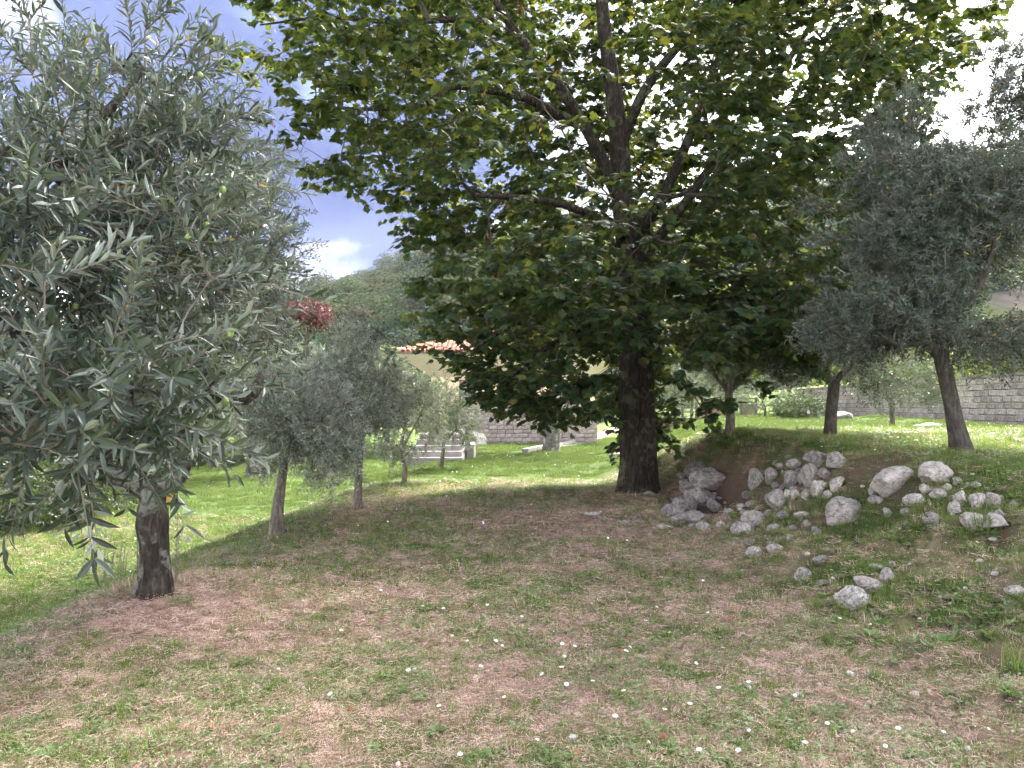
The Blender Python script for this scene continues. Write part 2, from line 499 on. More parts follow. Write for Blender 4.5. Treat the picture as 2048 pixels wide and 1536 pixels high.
# ------------------------------------------------------------------ ground
def ground_material():
    m, nt, b = new_mat('ground')
    g = nd(nt, 'ShaderNodeAttribute', attribute_name='green').outputs['Fac']
    n = noise_tex(nt, 9, 8, .7); n2 = noise_tex(nt, 55, 5, .7); n3 = noise_tex(nt, 1.3, 4, .6)
    soil = ramp(nt, n, [(.3, (.12, .075, .055)), (.48, (.30, .205, .155)), (.62, (.45, .325, .25)), (.8, (.55, .425, .34))])
    soil = mixc(nt, .6, soil, ramp(nt, n2, [(.3, (.35, .3, .28)), (.6, (1, 1, 1))]), 'MULTIPLY')
    grs = ramp(nt, n, [(.3, (.04, .068, .016)), (.55, (.08, .125, .028)), (.75, (.14, .17, .048))])
    grs = mixc(nt, .5, grs, ramp(nt, n2, [(.3, (.4, .4, .35)), (.6, (1, 1, 1))]), 'MULTIPLY')
    far = ramp(nt, n3, [(.35, (.07, .115, .026)), (.6, (.115, .17, .038)), (.8, (.18, .20, .065))])
    geo = nt.nodes.new('ShaderNodeNewGeometry')
    sx = nt.nodes.new('ShaderNodeSeparateXYZ'); nt.links.new(geo.outputs['Position'], sx.inputs[0])
    md = nd(nt, 'ShaderNodeMapRange'); md.inputs[1].default_value = 18; md.inputs[2].default_value = 45
    nt.links.new(sx.outputs[1], md.inputs[0])
    grs = mixc(nt, md.outputs[0], grs, far)
    f = nd(nt, 'ShaderNodeMath', operation='MULTIPLY_ADD'); f.inputs[1].default_value = .6
    nt.links.new(n, f.inputs[0]); nt.links.new(g, f.inputs[2])
    f2 = ramp(nt, f.outputs[0], [(.55, (0, 0, 0)), (.95, (1, 1, 1))])
    earth = ramp(nt, n2, [(.3, (.045, .028, .020)), (.6, (.12, .078, .058)), (.8, (.20, .14, .11))])
    sa = nd(nt, 'ShaderNodeAttribute', attribute_name='soil').outputs['Fac']  # mask of real soil and of the hollow's painted shade
    nt.links.new(mixc(nt, sa, mixc(nt, f2, soil, grs), earth), b.inputs['Base Color'])
    b.inputs['Roughness'].default_value = .95; b.inputs['Specular IOR Level'].default_value = .1
    h = nd(nt, 'ShaderNodeMath', operation='ADD'); nt.links.new(n, h.inputs[0]); nt.links.new(n2, h.inputs[1])
    bump(nt, b, h.outputs[0], .8, .02)
    return m


def graded(core0, core1, step, lo, hi, grow=1.07):
    mid = list(np.arange(core0, core1 + 1e-6, step))
    a, s = [], step
    v = core1
    while v < hi: s *= grow; v += s; a.append(v)
    c, s, v = [], step, core0
    while v > lo: s *= grow; v -= s; c.append(v)
    return np.array(c[::-1] + mid + a)


gx = graded(-8, 8, .10, -600, 800)
gy = graded(2, 16, .10, -58, 520, 1.06)
GX, GY = np.meshgrid(gx, gy)
GZ = height(GX.ravel(), GY.ravel()).reshape(GX.shape)
GZ = np.where(np.hypot(GX, GY) > 150, np.minimum(GZ, -1 + 0 * GZ), GZ)
nx, ny = len(gx), len(gy)
ii = np.arange(nx * ny).reshape(ny, nx)
quads = np.stack([ii[:-1, :-1], ii[:-1, 1:], ii[1:, 1:], ii[1:, :-1]], -1).reshape(-1, 4)
gme = mesh_np('ground', np.stack([GX.ravel(), GY.ravel(), GZ.ravel()], 1), quads, np.full(len(quads), 4), ground_material(),
              {'green': greenness(GX.ravel(), GY.ravel()), 'soil': soil_and_shade(GX.ravel(), GY.ravel())}, True)
tag(obj('ground', gme), 'sloping ground of dry grass and soil between terraces', None, None, 'structure')


# ------------------------------------------------------------------ hills behind
def hill(name, slope_px, r0, r1, r2, z0, mat, label, seed):
    xs = np.linspace(-700, 3300, 150)
    rs = np.concatenate([np.linspace(r0, r1, 60), np.linspace(r1, r2, 12)[1:]])
    X, R = np.meshgrid(xs, rs)
    az = np.arctan((X - CX) / FOC)
    x, y = R * np.tan(az), R
    sl = np.interp(X, [p for p, s in slope_px], [s for p, s in slope_px])
    t = np.clip((R - r0) / (r1 - r0), 0, 1)
    zc = EYE + sl * r1
    z = z0 + (zc - z0) * t ** 1.15 - np.clip(R - r1, 0, None) * .25
    z += (fbm(x / 38, y / 38, seed, 4) - .5) * 14 * np.sin(np.clip(t, 0, 1) * math.pi) ** .7 + (fbm(x / 9, y / 9, seed + 3, 3) - .5) * 3 * (t > 0)
    k = np.arange(x.size).reshape(x.shape)
    q = np.stack([k[:-1, :-1], k[:-1, 1:], k[1:, 1:], k[1:, :-1]], -1).reshape(-1, 4)
    V = np.stack([x.ravel(), y.ravel(), z.ravel()], 1)
    o = obj(name, mesh_np(name, V, q, np.full(len(q), 4), mat, None, True))
    tag(o, label, None, None, 'structure')
    return x, y, z


def hill_mat():
    m, nt, b = new_mat('hillside scrub')
    n = noise_tex(nt, .06, 8, .65); n2 = noise_tex(nt, .02, 4, .6)
    c = ramp(nt, n, [(.3, (.022, .033, .012)), (.5, (.042, .050, .021)), (.7, (.08, .068, .042))])
    f = ramp(nt, n2, [(.57, (0, 0, 0)), (.63, (1, 1, 1))])
    c = mixc(nt, f, c, (.15, .125, .105))
    nt.links.new(c, b.inputs['Base Color']); b.inputs['Roughness'].default_value = 1; b.inputs['Specular IOR Level'].default_value = 0
    return m


HM = hill_mat()
NEAR_S = [(-900, .05), (300, .075), (500, .10), (600, .118), (700, .135), (780, .145), (850, .17), (1000, .20), (1430, .245), (1900, .315), (2400, .33), (3600, .3)]
FAR_S = [(-900, .03), (300, .07), (500, .112), (630, .136), (700, .156), (760, .163), (870, .176), (1000, .19), (1430, .21), (3600, .2)]
near_h = hill('hillside', NEAR_S, 85, 240, 300, -4, HM, 'wooded slope rising behind the tiled house', 41)
far_h = hill('far_ridge', FAR_S, 250, 430, 520, -6, HM, 'bluish wooded ridge on the skyline', 57)


# ------------------------------------------------------------------ scattering of uncountable plants (grass, far woods)
def scatter(name, P, R, S, I, sources, label, parent=None):
    """points carrying rotation, scale and kind; a node group sets one of the source tufts on each"""
    src = bpy.data.collections.new(name + '_sources')
    for o in sources: src.objects.link(o)
    me = bpy.data.meshes.new(name)
    P = np.asarray(P, np.float32)
    me.vertices.add(len(P)); me.vertices.foreach_set('co', P.ravel())
    a = me.attributes.new('rot', 'FLOAT_VECTOR', 'POINT'); a.data.foreach_set('vector', np.asarray(R, np.float32).ravel())
    a = me.attributes.new('scl', 'FLOAT_VECTOR', 'POINT'); a.data.foreach_set('vector', np.asarray(S, np.float32).ravel())
    a = me.attributes.new('idx', 'INT', 'POINT'); a.data.foreach_set('value', np.asarray(I, np.int32))
    o = obj(name, me, parent)
    ng = bpy.data.node_groups.new(name, 'GeometryNodeTree')
    ng.interface.new_socket('Geometry', in_out='INPUT', socket_type='NodeSocketGeometry')
    ng.interface.new_socket('Geometry', in_out='OUTPUT', socket_type='NodeSocketGeometry')
    gi, go = ng.nodes.new('NodeGroupInput'), ng.nodes.new('NodeGroupOutput')
    ins = ng.nodes.new('GeometryNodeInstanceOnPoints'); ins.inputs['Pick Instance'].default_value = True
    ci = ng.nodes.new('GeometryNodeCollectionInfo'); ci.inputs['Collection'].default_value = src
    ci.inputs['Separate Children'].default_value = True; ci.inputs['Reset Children'].default_value = True
    ng.links.new(gi.outputs[0], ins.inputs['Points']); ng.links.new(ci.outputs[0], ins.inputs['Instance'])
    for nm, ty, sock in (('rot', 'FLOAT_VECTOR', 'Rotation'), ('scl', 'FLOAT_VECTOR', 'Scale'), ('idx', 'INT', 'Instance Index')):
        na = ng.nodes.new('GeometryNodeInputNamedAttribute'); na.data_type = ty; na.inputs['Name'].default_value = nm
        ng.links.new(na.outputs['Attribute'], ins.inputs[sock])
    ng.links.new(ins.outputs[0], go.inputs[0])
    md = o.modifiers.new('scatter', 'NODES'); md.node_group = ng
    tag(o, label, None, None, 'stuff')
    return o


def quads_blob(name, n, size, mats, rng, squash=.8, shell=.55, lobes=5):
    """a far crown: leaf sprays spread through a few lobes"""
    C = rng.normal(size=(lobes, 3)); C = unit(C) * rng.uniform(.15, .55, (lobes, 1)); C[:, 2] = np.abs(C[:, 2]) * .9
    k = rng.integers(0, lobes, n)
    d = unit(rng.normal(size=(n, 3)))
    r = rng.uniform(shell, 1, (n, 1)) * rng.uniform(.35, .6, lobes)[k][:, None]
    P = C[k] + d * r; P[:, 2] = P[:, 2] * squash + .55
    nrm = unit(d * .6 + rng.normal(size=(n, 3)) * .6 + np.array([0, 0, .5]))
    a = unit(np.cross(nrm, rng.normal(size=(n, 3)))); bb = np.cross(nrm, a)
    s = rng.uniform(.6, 1.4, (n, 1)) * size
    V = np.stack([P - a * s, P - bb * s * .6 + a * s * .2, P + a * s, P + bb * s * .6 - a * s * .1], 1).reshape(-1, 3)
    q = np.arange(4 * n).reshape(n, 4)
    me = mesh_np(name, V, q, np.full(n, 4), mats, {'rnd': np.repeat(rng.random(n), 4)})
    return bpy.data.objects.new(name, me)


def far_woods():
    rng = np.random.default_rng(3)
    wm = [leaf_mat('wood leaf %d' % i, c, tuple(x * 1.1 for x in c), tuple(x * 2 for x in c), .25, .8, .1, True)
          for i, c in enumerate([(.022, .040, .012), (.030, .048, .014), (.046, .052, .018), (.018, .036, .015), (.040, .040, .020)])]
    src = [quads_blob('wood_%02d' % i, 900, .045, wm[i % 5], rng, rng.uniform(.75, 1.0)) for i in range(10)]
    for (x, y, z), n, sc, nm, lb in ((near_h, 5200, (3.2, 6.5), 'hillside_woodland', 'scrubby green woodland covering the slope behind the house'),
                                     (far_h, 3600, (6, 11), 'ridge_woodland', 'distant bluish woodland along the ridge')):
        iy = rng.integers(0, x.shape[0] - 12, n); w = rng.random(n)
        ix = np.clip((rng.beta(1.2, 1.5, n) * (x.shape[1] - 2)).astype(int), 0, x.shape[1] - 2)
        u = rng.random(n)[:, None]; v = rng.random(n)[:, None]
        g = np.stack([x, y, z], -1)
        P = (g[iy, ix] * (1 - u) * (1 - v) + g[iy, ix + 1] * u * (1 - v) + g[iy + 1, ix] * (1 - u) * v + g[iy + 1, ix + 1] * u * v)
        keep = fbm(P[:, 0] / 22, P[:, 1] / 22, 77, 3) > .36
        P = P[keep]; k = len(P)
        s = rng.uniform(*sc, k)[:, None]
        scatter(nm, P - np.array([0, 0, .8]), np.stack([np.zeros(k), np.zeros(k), rng.uniform(0, 6.28, k)], 1),
                s * np.stack([rng.uniform(.9, 1.3, k), rng.uniform(.9, 1.3, k), rng.uniform(.7, 1.1, k)], 1), rng.integers(0, 10, k), src, lb)


far_woods()


# ------------------------------------------------------------------ tree builder
def catmull(pts, step):
    P = np.array(pts, float)
    if len(P) < 3:
        n = max(2, int(np.linalg.norm(P[1, :3] - P[0, :3]) / step) + 1)
        t = np.linspace(0, 1, n)[:, None]
        return P[0] * (1 - t) + P[1] * t
    Q = np.vstack([2 * P[0] - P[1], P, 2 * P[-1] - P[-2]])
    out = []
    for i in range(1, len(Q) - 2):
        n = max(2, int(np.linalg.norm(Q[i + 1, :3] - Q[i, :3]) / step) + 1)
        t = np.linspace(0, 1, n, endpoint=False)[:, None]
        a, b, c, d = Q[i - 1], Q[i], Q[i + 1], Q[i + 2]
        out.append(.5 * (2 * b + (c - a) * t + (2 * a - 5 * b + 4 * c - d) * t ** 2 + (3 * b - a - 3 * c + d) * t ** 3))
    out.append(P[-1:])
    return np.vstack(out)


def grow(limbs, attr, step, rng, r_tip=.004, expo=2.4, zmin=-9, jit=.25, curve=.45, outward=.25):
    cap = 4000 + sum(len(l) for l in limbs) * 50 + len(attr) * 30
    pos = np.zeros((cap, 3)); dr = np.zeros((cap, 3)); par = np.full(cap, -1); rad = np.zeros(cap); lim = np.zeros(cap, int) - 1
    n = 0
    for li, l in enumerate(limbs):
        C = catmull(l, step)
        C[:, 3] = np.maximum(C[:, 3], .004)
        prev = -1
        if li:
            prev = int(np.argmin(np.linalg.norm(pos[:n] - C[0, :3], axis=1))); C = C[1:]
        for c in C:
            pos[n] = c[:3]; rad[n] = c[3]; par[n] = prev; lim[n] = li
            dr[n] = c[:3] - pos[prev] if prev >= 0 else (0, 0, 1)
            prev = n; n += 1
    dr[:n] = unit(dr[:n])
    ok = np.zeros(cap, bool); ok[:n] = pos[:n, 2] > zmin
    nl = n
    base = np.array([np.min(np.linalg.norm(pos[:nl][ok[:nl]] - a, axis=1)) for a in attr])
    tips = np.zeros(len(attr), int)
    for k in np.argsort(base):
        a = attr[k]
        v = a - pos[:n]; d = np.linalg.norm(v, axis=1)
        cs = np.einsum('ij,ij->i', v, dr[:n]) / (d + 1e-6)
        cost = d * (1 + outward * (1 - cs)); cost[~ok[:n]] = 1e9
        p = int(np.argmin(cost)); D = d[p]
        m = max(1, int(D / step))
        c1 = pos[p] + dr[p] * D * curve * .6 + np.array([0, 0, .08 * D])
        prev = p
        for j in range(1, m + 1):
            t = j / m
            q = pos[p] * (1 - t) ** 2 + 2 * c1 * t * (1 - t) + a * t * t
            if j < m: q = q + rng.normal(size=3) * step * jit * .5
            pos[n] = q; par[n] = prev; dr[n] = unit(q - pos[prev]); ok[n] = True
            prev = n; n += 1
        tips[k] = prev
    acc = np.zeros(n)
    r = np.zeros(n)
    for i in range(n - 1, -1, -1):
        r[i] = max(acc[i] ** (1 / expo), r_tip) if lim[i] < 0 else rad[i]
        if par[i] >= 0: acc[par[i]] += r[i] ** expo
    for i in range(n):
        if par[i] >= 0: r[i] = min(r[i], r[par[i]] * .92 if lim[i] < 0 else r[par[i]] * 1.3)
    return pos[:n], par[:n], r, dr[:n], lim[:n], tips


def chains_of(pos, par, r, lim):
    n = len(pos)
    kids = [[] for _ in range(n)]
    for i in range(n):
        if par[i] >= 0: kids[par[i]].append(i)
    out, stack = [], [(-1, i) for i in range(n) if par[i] < 0]
    while stack:
        p, i = stack.pop()
        ch = [p] if p >= 0 else []
        l0 = lim[i]
        while True:
            ch.append(i)
            if not kids[i]: break
            same = [k for k in kids[i] if lim[k] == lim[i] and lim[k] >= 0]
            nxt = same[0] if same else max(kids[i], key=lambda k: r[k])
            if lim[i] >= 0 and not same and l0 >= 0: nxt = max(kids[i], key=lambda k: r[k])
            for k in kids[i]:
                if k != nxt: stack.append((i, k))
            i = nxt
        out.append((l0, ch, p >= 0))
    return out


def tube(P, R, seg, twist=0.0):
    P = np.asarray(P); k = len(P)
    T = np.gradient(P, axis=0) if k > 1 else np.array([[0, 0, 1.]])
    T = unit(T)
    ref = np.eye(3)[np.argmin(np.abs(T.mean(0)))]
    U = unit(np.cross(T, ref)); W = np.cross(T, U)
    a = np.linspace(0, 2 * math.pi, seg, endpoint=False) + twist
    V = P[:, None] + (U[:, None] * np.cos(a)[None, :, None] + W[:, None] * np.sin(a)[None, :, None]) * np.asarray(R)[:, None, None]
    i = np.arange(k * seg).reshape(k, seg)
    j = np.roll(i, -1, axis=1)
    q = np.stack([i[:-1], j[:-1], j[1:], i[1:]], -1).reshape(-1, 4)
    return V.reshape(-1, 3), q


class Geo:
    """quads and triangles of several materials with a per-vertex random value"""
    def __init__(s): s.V, s.Lp, s.Ct, s.Mi, s.R, s.n = [], [], [], [], [], 0

    def add(s, V, F, mi=0, rnd=None):
        V = np.asarray(V); F = np.asarray(F)
        s.V.append(V); s.Lp.append((F + s.n).ravel()); s.Ct.append(np.full(len(F), F.shape[1])); s.Mi.append(np.full(len(F), mi))
        s.R.append(np.zeros(len(V)) + .5 if rnd is None else rnd); s.n += len(V)

    def mesh(s, name, mats, smooth=False):
        return mesh_np(name, np.vstack(s.V), np.concatenate(s.Lp), np.concatenate(s.Ct), mats, {'rnd': np.concatenate(s.R)}, smooth, np.concatenate(s.Mi))


# leaf templates: (along, across, up) with the leaf one unit long, and triangles
def lanceolate(n=3):
    xs = [.18, .45, .72] if n == 3 else [.45]
    ws = [.62, 1.0, .74] if n == 3 else [1.0]
    V = [(0, 0, 0)]; 
    for x, w in zip(xs, ws):
        c = -.09 * x * x
        V += [(x, 0, c), (x, w * .5, c + .35 * w * .13), (x, -w * .5, c + .35 * w * .13)]
    V.append((1, 0, -.09)); e = len(V) - 1
    F = [(0, 1, 2), (0, 3, 1)]
    for k in range(len(xs) - 1):
        a, b = 1 + 3 * k, 4 + 3 * k
        F += [(a, b, a + 1), (a + 1, b, b + 1), (a, a + 2, b), (a + 2, b + 2, b)]
    a = 1 + 3 * (len(xs) - 1)
    F += [(a, e, a + 1), (a, a + 2, e)]
    return np.array(V, float), np.array(F)


def rhomb():
    return np.array([(0, 0, 0), (.45, .5, .03), (1, 0, -.08), (.45, -.5, .03)], float), np.array([(0, 2, 1), (0, 3, 2)])


def palmate():
    half = [(-.10, .30), (.10, .36), (.30, .62), (.36, .34), (.56, .50), (.66, .20)]
    pts = [(0.02, 0)] + half + [(1, 0)] + [(x, -y) for x, y in half[::-1]]
    V = [(.28, 0, 0)] + [(x, y, -.22 * abs(y) - .16 * max(x, 0) ** 2 + .02 * math.sin(9 * x)) for x, y in pts]
    n = len(pts)
    F = [(0, 1 + i, 1 + (i + 1) % n) for i in range(n)]
    F = [(a, c, b) for a, b, c in F]
    return np.array(V, float), np.array(F)


T_LANCE, T_LANCE1, T_RHOMB, T_PALM = lanceolate(3), lanceolate(1), rhomb(), palmate()
T_PALM = (T_PALM[0] * np.array([1, 1, 1]), T_PALM[1])


def leaves_mesh(B, D, Nn, Ln, Wd, tpl):
    """B base, D direction, Nn normal, Ln length, Wd width; all (n, .)"""
    D = unit(D); S = unit(np.cross(Nn, D)); U = np.cross(D, S)
    tv, tf = tpl
    V = (B[:, None] + D[:, None] * (tv[None, :, :1] * Ln[:, None, None]) + S[:, None] * (tv[None, :, 1:2] * Wd[:, None, None])
         + U[:, None] * (tv[None, :, 2:3] * Ln[:, None, None]))
    F = tf[None] + (np.arange(len(B)) * len(tv))[:, None, None]
    return V.reshape(-1, 3), F.reshape(-1, 3)


LEAF_CACHE = {}


def leaf_objects(parent, sel, B, D, Nn, Ln, Wd, Rn, tpl, mat, key):
    D = unit(D); S = unit(np.cross(Nn, D)); U = np.cross(D, S)
    for k in range(10):
        if (key, k) not in LEAF_CACHE:
            LEAF_CACHE[key, k] = mesh_np('leaf', tpl[0], tpl[1], np.full(len(tpl[1]), 3), mat, {'rnd': np.full(len(tpl[0]), (k + .5) / 10)})
    pm = Vector(parent.parent.location) if parent.parent else Vector((0, 0, 0))
    for i in sel:
        o = bpy.data.objects.new('leaf', LEAF_CACHE[key, min(9, int(Rn[i] * 10))])
        a, b, c = D[i] * Ln[i], S[i] * Wd[i], U[i] * Ln[i]
        link(o, parent)
        o.matrix_basis = Matrix(((a[0], b[0], c[0], B[i, 0] - pm.x), (a[1], b[1], c[1], B[i, 1] - pm.y), (a[2], b[2], c[2], B[i, 2] - pm.z), (0, 0, 0, 1)))


def largest_in_view(B, Ln, n, cell=22):
    px, py, d = project(B)
    ok = (d > .4) & (px > 4) & (px < 2044) & (py > 4) & (py < 1532)
    idx = np.where(ok)[0]
    idx = idx[np.argsort(d[idx])]
    seen, out = set(), []
    for i in idx:
        c = (int(px[i] / cell), int(py[i] / cell))
        if c in seen: continue
        seen.add(c); out.append(i)
    out = np.array(out, int)
    return out[np.argsort(-(Ln[out] / d[out]))][:n] if len(out) else out


def olive_shoots(tips_p, tips_d, centre, rng, per=3, Ls=(.16, .34), droop=.0, up=.25, spacing=.022, leaf=(.045, .068), wid=.19):
    n = len(tips_p) * per
    P = np.repeat(tips_p, per, 0); Dm = np.repeat(tips_d, per, 0)
    out = unit(P - centre)
    U = unit(Dm * .6 + out * .5 + rng.normal(size=(n, 3)) * .55 + np.array([0, 0, up]))
    L = rng.uniform(*Ls, n)
    sag = np.zeros((n, 3)); sag[:, 2] = -droop * L * rng.uniform(.4, 1.4, n)
    m = int(Ls[1] / spacing)
    t = (np.arange(m) + .6) * spacing
    ok = t[None] < L[:, None]
    tt = np.clip(t[None] / L[:, None], 0, 1)
    Pos = P[:, None] + U[:, None] * t[None, :, None] + sag[:, None] * (tt ** 2)[..., None]
    Tan = unit(U[:, None] + 2 * sag[:, None] * tt[..., None] / L[:, None, None])
    s0 = unit(np.cross(Tan, rng.normal(size=(n, 1, 3)) + np.zeros((n, m, 3))))
    s1 = np.cross(Tan, s0)
    alt = (np.arange(m) % 2)[None, :, None]
    side = s0 * (1 - alt) + s1 * alt
    B, D, N, Ln = [], [], [], []
    for sgn in (1, -1):
        d = unit(Tan * rng.uniform(.5, .95, (n, m, 1)) + side * sgn * rng.uniform(.6, 1.0, (n, m, 1)) + rng.normal(size=(n, m, 3)) * .18)
        nn = unit(Tan * 1.0 - d * .4 + np.array([0, 0, .45]) + rng.normal(size=(n, m, 3)) * .35)
        keep = ok & (rng.random((n, m)) < .93)
        B.append(Pos[keep]); D.append(d[keep]); N.append(nn[keep])
        Ln.append((rng.uniform(*leaf, (n, m)) * (1 - .45 * np.abs(tt - .45) ** 1.5))[keep])
    B, D, N, Ln = np.vstack(B), np.vstack(D), np.vstack(N), np.concatenate(Ln)
    shoots = (P, U, L, sag)
    return B, D, N, Ln, Ln * wid * rng.uniform(.85, 1.2, len(Ln)), shoots


def maple_shoots(tips_p, tips_d, centre, rng, per=3, leaves=8, Ls=(.22, .45), leaf=(.082, .134)):
    n = len(tips_p) * per
    P = np.repeat(tips_p, per, 0); Dm = np.repeat(tips_d, per, 0)
    out = P - centre; out[:, 2] *= .2; out = unit(out)
    U = Dm * .55 + out * .6 + rng.normal(size=(n, 3)) * np.array([.7, .7, .22]); U[:, 2] = U[:, 2] * .6 - .05
    U = unit(U); L = rng.uniform(*Ls, n)
    t = rng.uniform(.15, 1.0, (n, leaves)) * L[:, None]
    Pos = P[:, None] + U[:, None] * t[..., None]
    sd = unit(np.cross(U, [0, 0, 1.]))[:, None] * rng.choice([-1, 1], (n, leaves, 1))
    pet = unit(U[:, None] * rng.uniform(.1, .9, (n, leaves, 1)) + sd * rng.uniform(.2, 1, (n, leaves, 1)) + rng.normal(size=(n, leaves, 3)) * .3)
    B = Pos + pet * rng.uniform(.03, .11, (n, leaves, 1)) + np.array([0, 0, -.01])
    drp = rng.uniform(.05, .95, (n, leaves, 1))
    D = unit(pet * np.array([1, 1, .3]) + np.array([0, 0, -1.]) * drp + rng.normal(size=(n, leaves, 3)) * .2)
    N = unit(np.array([0, 0, 1.]) + pet * drp * .9 + rng.normal(size=(n, leaves, 3)) * .28)
    Ln = rng.uniform(*leaf, (n, leaves))
    B, D, N, Ln = B.reshape(-1, 3), D.reshape(-1, 3), N.reshape(-1, 3), Ln.ravel()
    return B, D, N, Ln, Ln * rng.uniform(.95, 1.15, len(Ln)), (P, U, L, np.zeros((n, 3)))


def rough_trunk(V, seg, k, amp, rng, freq=3.0, ribs=0, base_z=0.0):
    """furrows and swellings pushed into a thick tube"""
    V = V.reshape(k, seg, 3)
    C = V.mean(1, keepdims=True)
    o = rng.uniform(0, 50)
    for i in range(k):
        for j in range(seg):
            v = V[i, j]; c = C[i, 0]; r = v - c
            a = 2 * math.pi * j / seg
            nn = noise.noise(Vector((math.cos(a) * freq + o, math.sin(a) * freq, c[2] * 1.3)))
            n2 = noise.noise(Vector((math.cos(a) * freq * 3 + o, math.sin(a) * freq * 3, c[2] * 2.2 + 9)))
            f = 1 + amp * (nn * .9 + n2 * .5)
            if ribs: f += .22 * math.exp(-max(0, c[2] - base_z) / .28) * math.cos(ribs * a + o)
            V[i, j] = c + r * f
    return V.reshape(-1, 3)


def make_tree(name, label, cat, group, limbs, attr, centre, kind, seed, leafmat, barkmat, twigmat, n_single=0, trunk_amp=.10, ribs=0,
              zmin=-9, step=.12, tpl=None, per=3, shoot=None, yellow=.006, twig_r=.0022, trunk_seg=20, r_tip=.004, prune=None):
    rng = np.random.default_rng(seed)
    pos, par, r, dr, lim, tips = grow(limbs, attr, step, rng, r_tip, zmin=zmin)
    base = Vector(limbs[0][0][:3])
    root = empty(name, base)
    tag(root, label, cat, group)
    b3 = np.array(base)
    crown_g = Geo()
    limb_geo = {}
    for l0, ch, has_p in chains_of(pos, par, r, lim):
        P = pos[ch] - b3; R = r[ch].copy()
        if has_p: R[0] = min(R[0], R[1] * 1.25)
        if l0 >= 0 and R.max() > .012:
            seg = trunk_seg if l0 == 0 else (14 if R.max() > .05 else 10)
            V, q = tube(P, R, seg)
            V = rough_trunk(V, seg, len(P), trunk_amp * (1 if l0 == 0 else .6), rng, ribs=ribs if l0 == 0 else 0)
            g = limb_geo.setdefault(l0, Geo()); g.add(V, q)
        else:
            V, q = tube(P, np.maximum(R, .0015), 6 if R.max() > .02 else (4 if R.max() > .008 else 3))
            crown_g.add(V, q, 1)
    for l0, g in sorted(limb_geo.items()):
        obj('trunk' if l0 == 0 else 'limb', g.mesh('trunk' if l0 == 0 else 'limb', barkmat, True), root)
    fn = {'olive': olive_shoots, 'maple': maple_shoots}[kind]
    B, D, N, Ln, Wd, sh = fn(pos[tips], dr[tips], np.asarray(centre), rng, per, **(shoot or {}))
    if prune is not None:
        k = ~prune(B); B, D, N, Ln, Wd = B[k], D[k], N[k], Ln[k], Wd[k]
    Rn = rng.random(len(B))
    # the shoots the leaves sit on
    P, U, L, sag = sh
    A = P; Bm = P + U * L[:, None] * .5 + sag * .25; E = P + U * L[:, None] + sag
    if prune is None and twig_r > 0:
        sd = unit(np.cross(U, rng.normal(size=U.shape))); s2 = np.cross(U, sd)
        V = np.stack([A + sd * twig_r, A - sd * twig_r * .5 + s2 * twig_r, A - sd * twig_r * .5 - s2 * twig_r,
                      Bm + sd * twig_r, Bm - sd * twig_r * .5 + s2 * twig_r, Bm - sd * twig_r * .5 - s2 * twig_r, E], 1)
        f4 = np.array([(0, 1, 4, 3), (1, 2, 5, 4), (2, 0, 3, 5)]); f3 = np.array([(3, 4, 6), (4, 5, 6), (5, 3, 6)])
        o7 = (np.arange(len(P)) * 7)[:, None, None]
        Vv = V.reshape(-1, 3) - b3
        crown_g.add(Vv, (f4[None] + o7).reshape(-1, 4), 1)
        crown_g.n -= len(Vv)
        crown_g.V.pop(); crown_g.R.pop()
        crown_g.add(Vv, (f3[None] + o7).reshape(-1, 3), 1)
    tpl = tpl or (T_PALM if kind == 'maple' else T_RHOMB)
    sel = largest_in_view(B + D * Ln[:, None] * .5, Ln, n_single) if n_single else np.array([], int)
    rest = np.ones(len(B), bool); rest[sel] = False
    yl = rest & (rng.random(len(B)) < yellow) if yellow else np.zeros(len(B), bool)
    for mask, mi in ((rest & ~yl, 0), (yl, 2)):
        if mask.any():
            V, F = leaves_mesh(B[mask] - b3, D[mask], N[mask], Ln[mask], Wd[mask], tpl)
            crown_g.add(V, F, mi, np.repeat(Rn[mask], len(tpl[0])))
    crown = obj('crown', crown_g.mesh('crown', [leafmat, twigmat, M['olive_yellow']]), root)
    tag(crown, kind='stuff')
    if len(sel): leaf_objects(crown, sel, B, D, N, Ln, Wd, Rn, tpl, leafmat, name + leafmat.name)
    return root, crown, (pos, tips, B, D)


def ellipsoid_points(parts, n, rng, shell=.35, gap=.42, gscale=1.6, spacing=.0):
    """attractor points in a union of ellipsoids [(centre, radii, weight)], denser to the outside, with gaps"""
    out = []; buf = np.zeros((n + 1, 3))
    w = np.array([p[2] if len(p) > 2 else p[1][0] * p[1][1] * p[1][2] for p in parts]); w = w / w.sum()
    tries = 0
    while len(out) < n and tries < n * 30:
        tries += 1
        c, rr = parts[rng.choice(len(parts), p=w)][:2]
        d = rng.normal(size=3); d /= np.linalg.norm(d)
        q = np.array(c) + d * np.array(rr) * (shell + (1 - shell) * rng.random() ** .7)
        if noise.noise(Vector(q * gscale)) * .5 + .5 < gap: continue
        m = len(out)
        if spacing and m and np.min(np.einsum('ij,ij->i', buf[:m] - q, buf[:m] - q)) < spacing ** 2: continue
        buf[m] = q; out.append(q)
    return np.array(out)


def rp(px, py, d, r):
    p = ray(px, py, d); return (p.x, p.y, p.z, r)


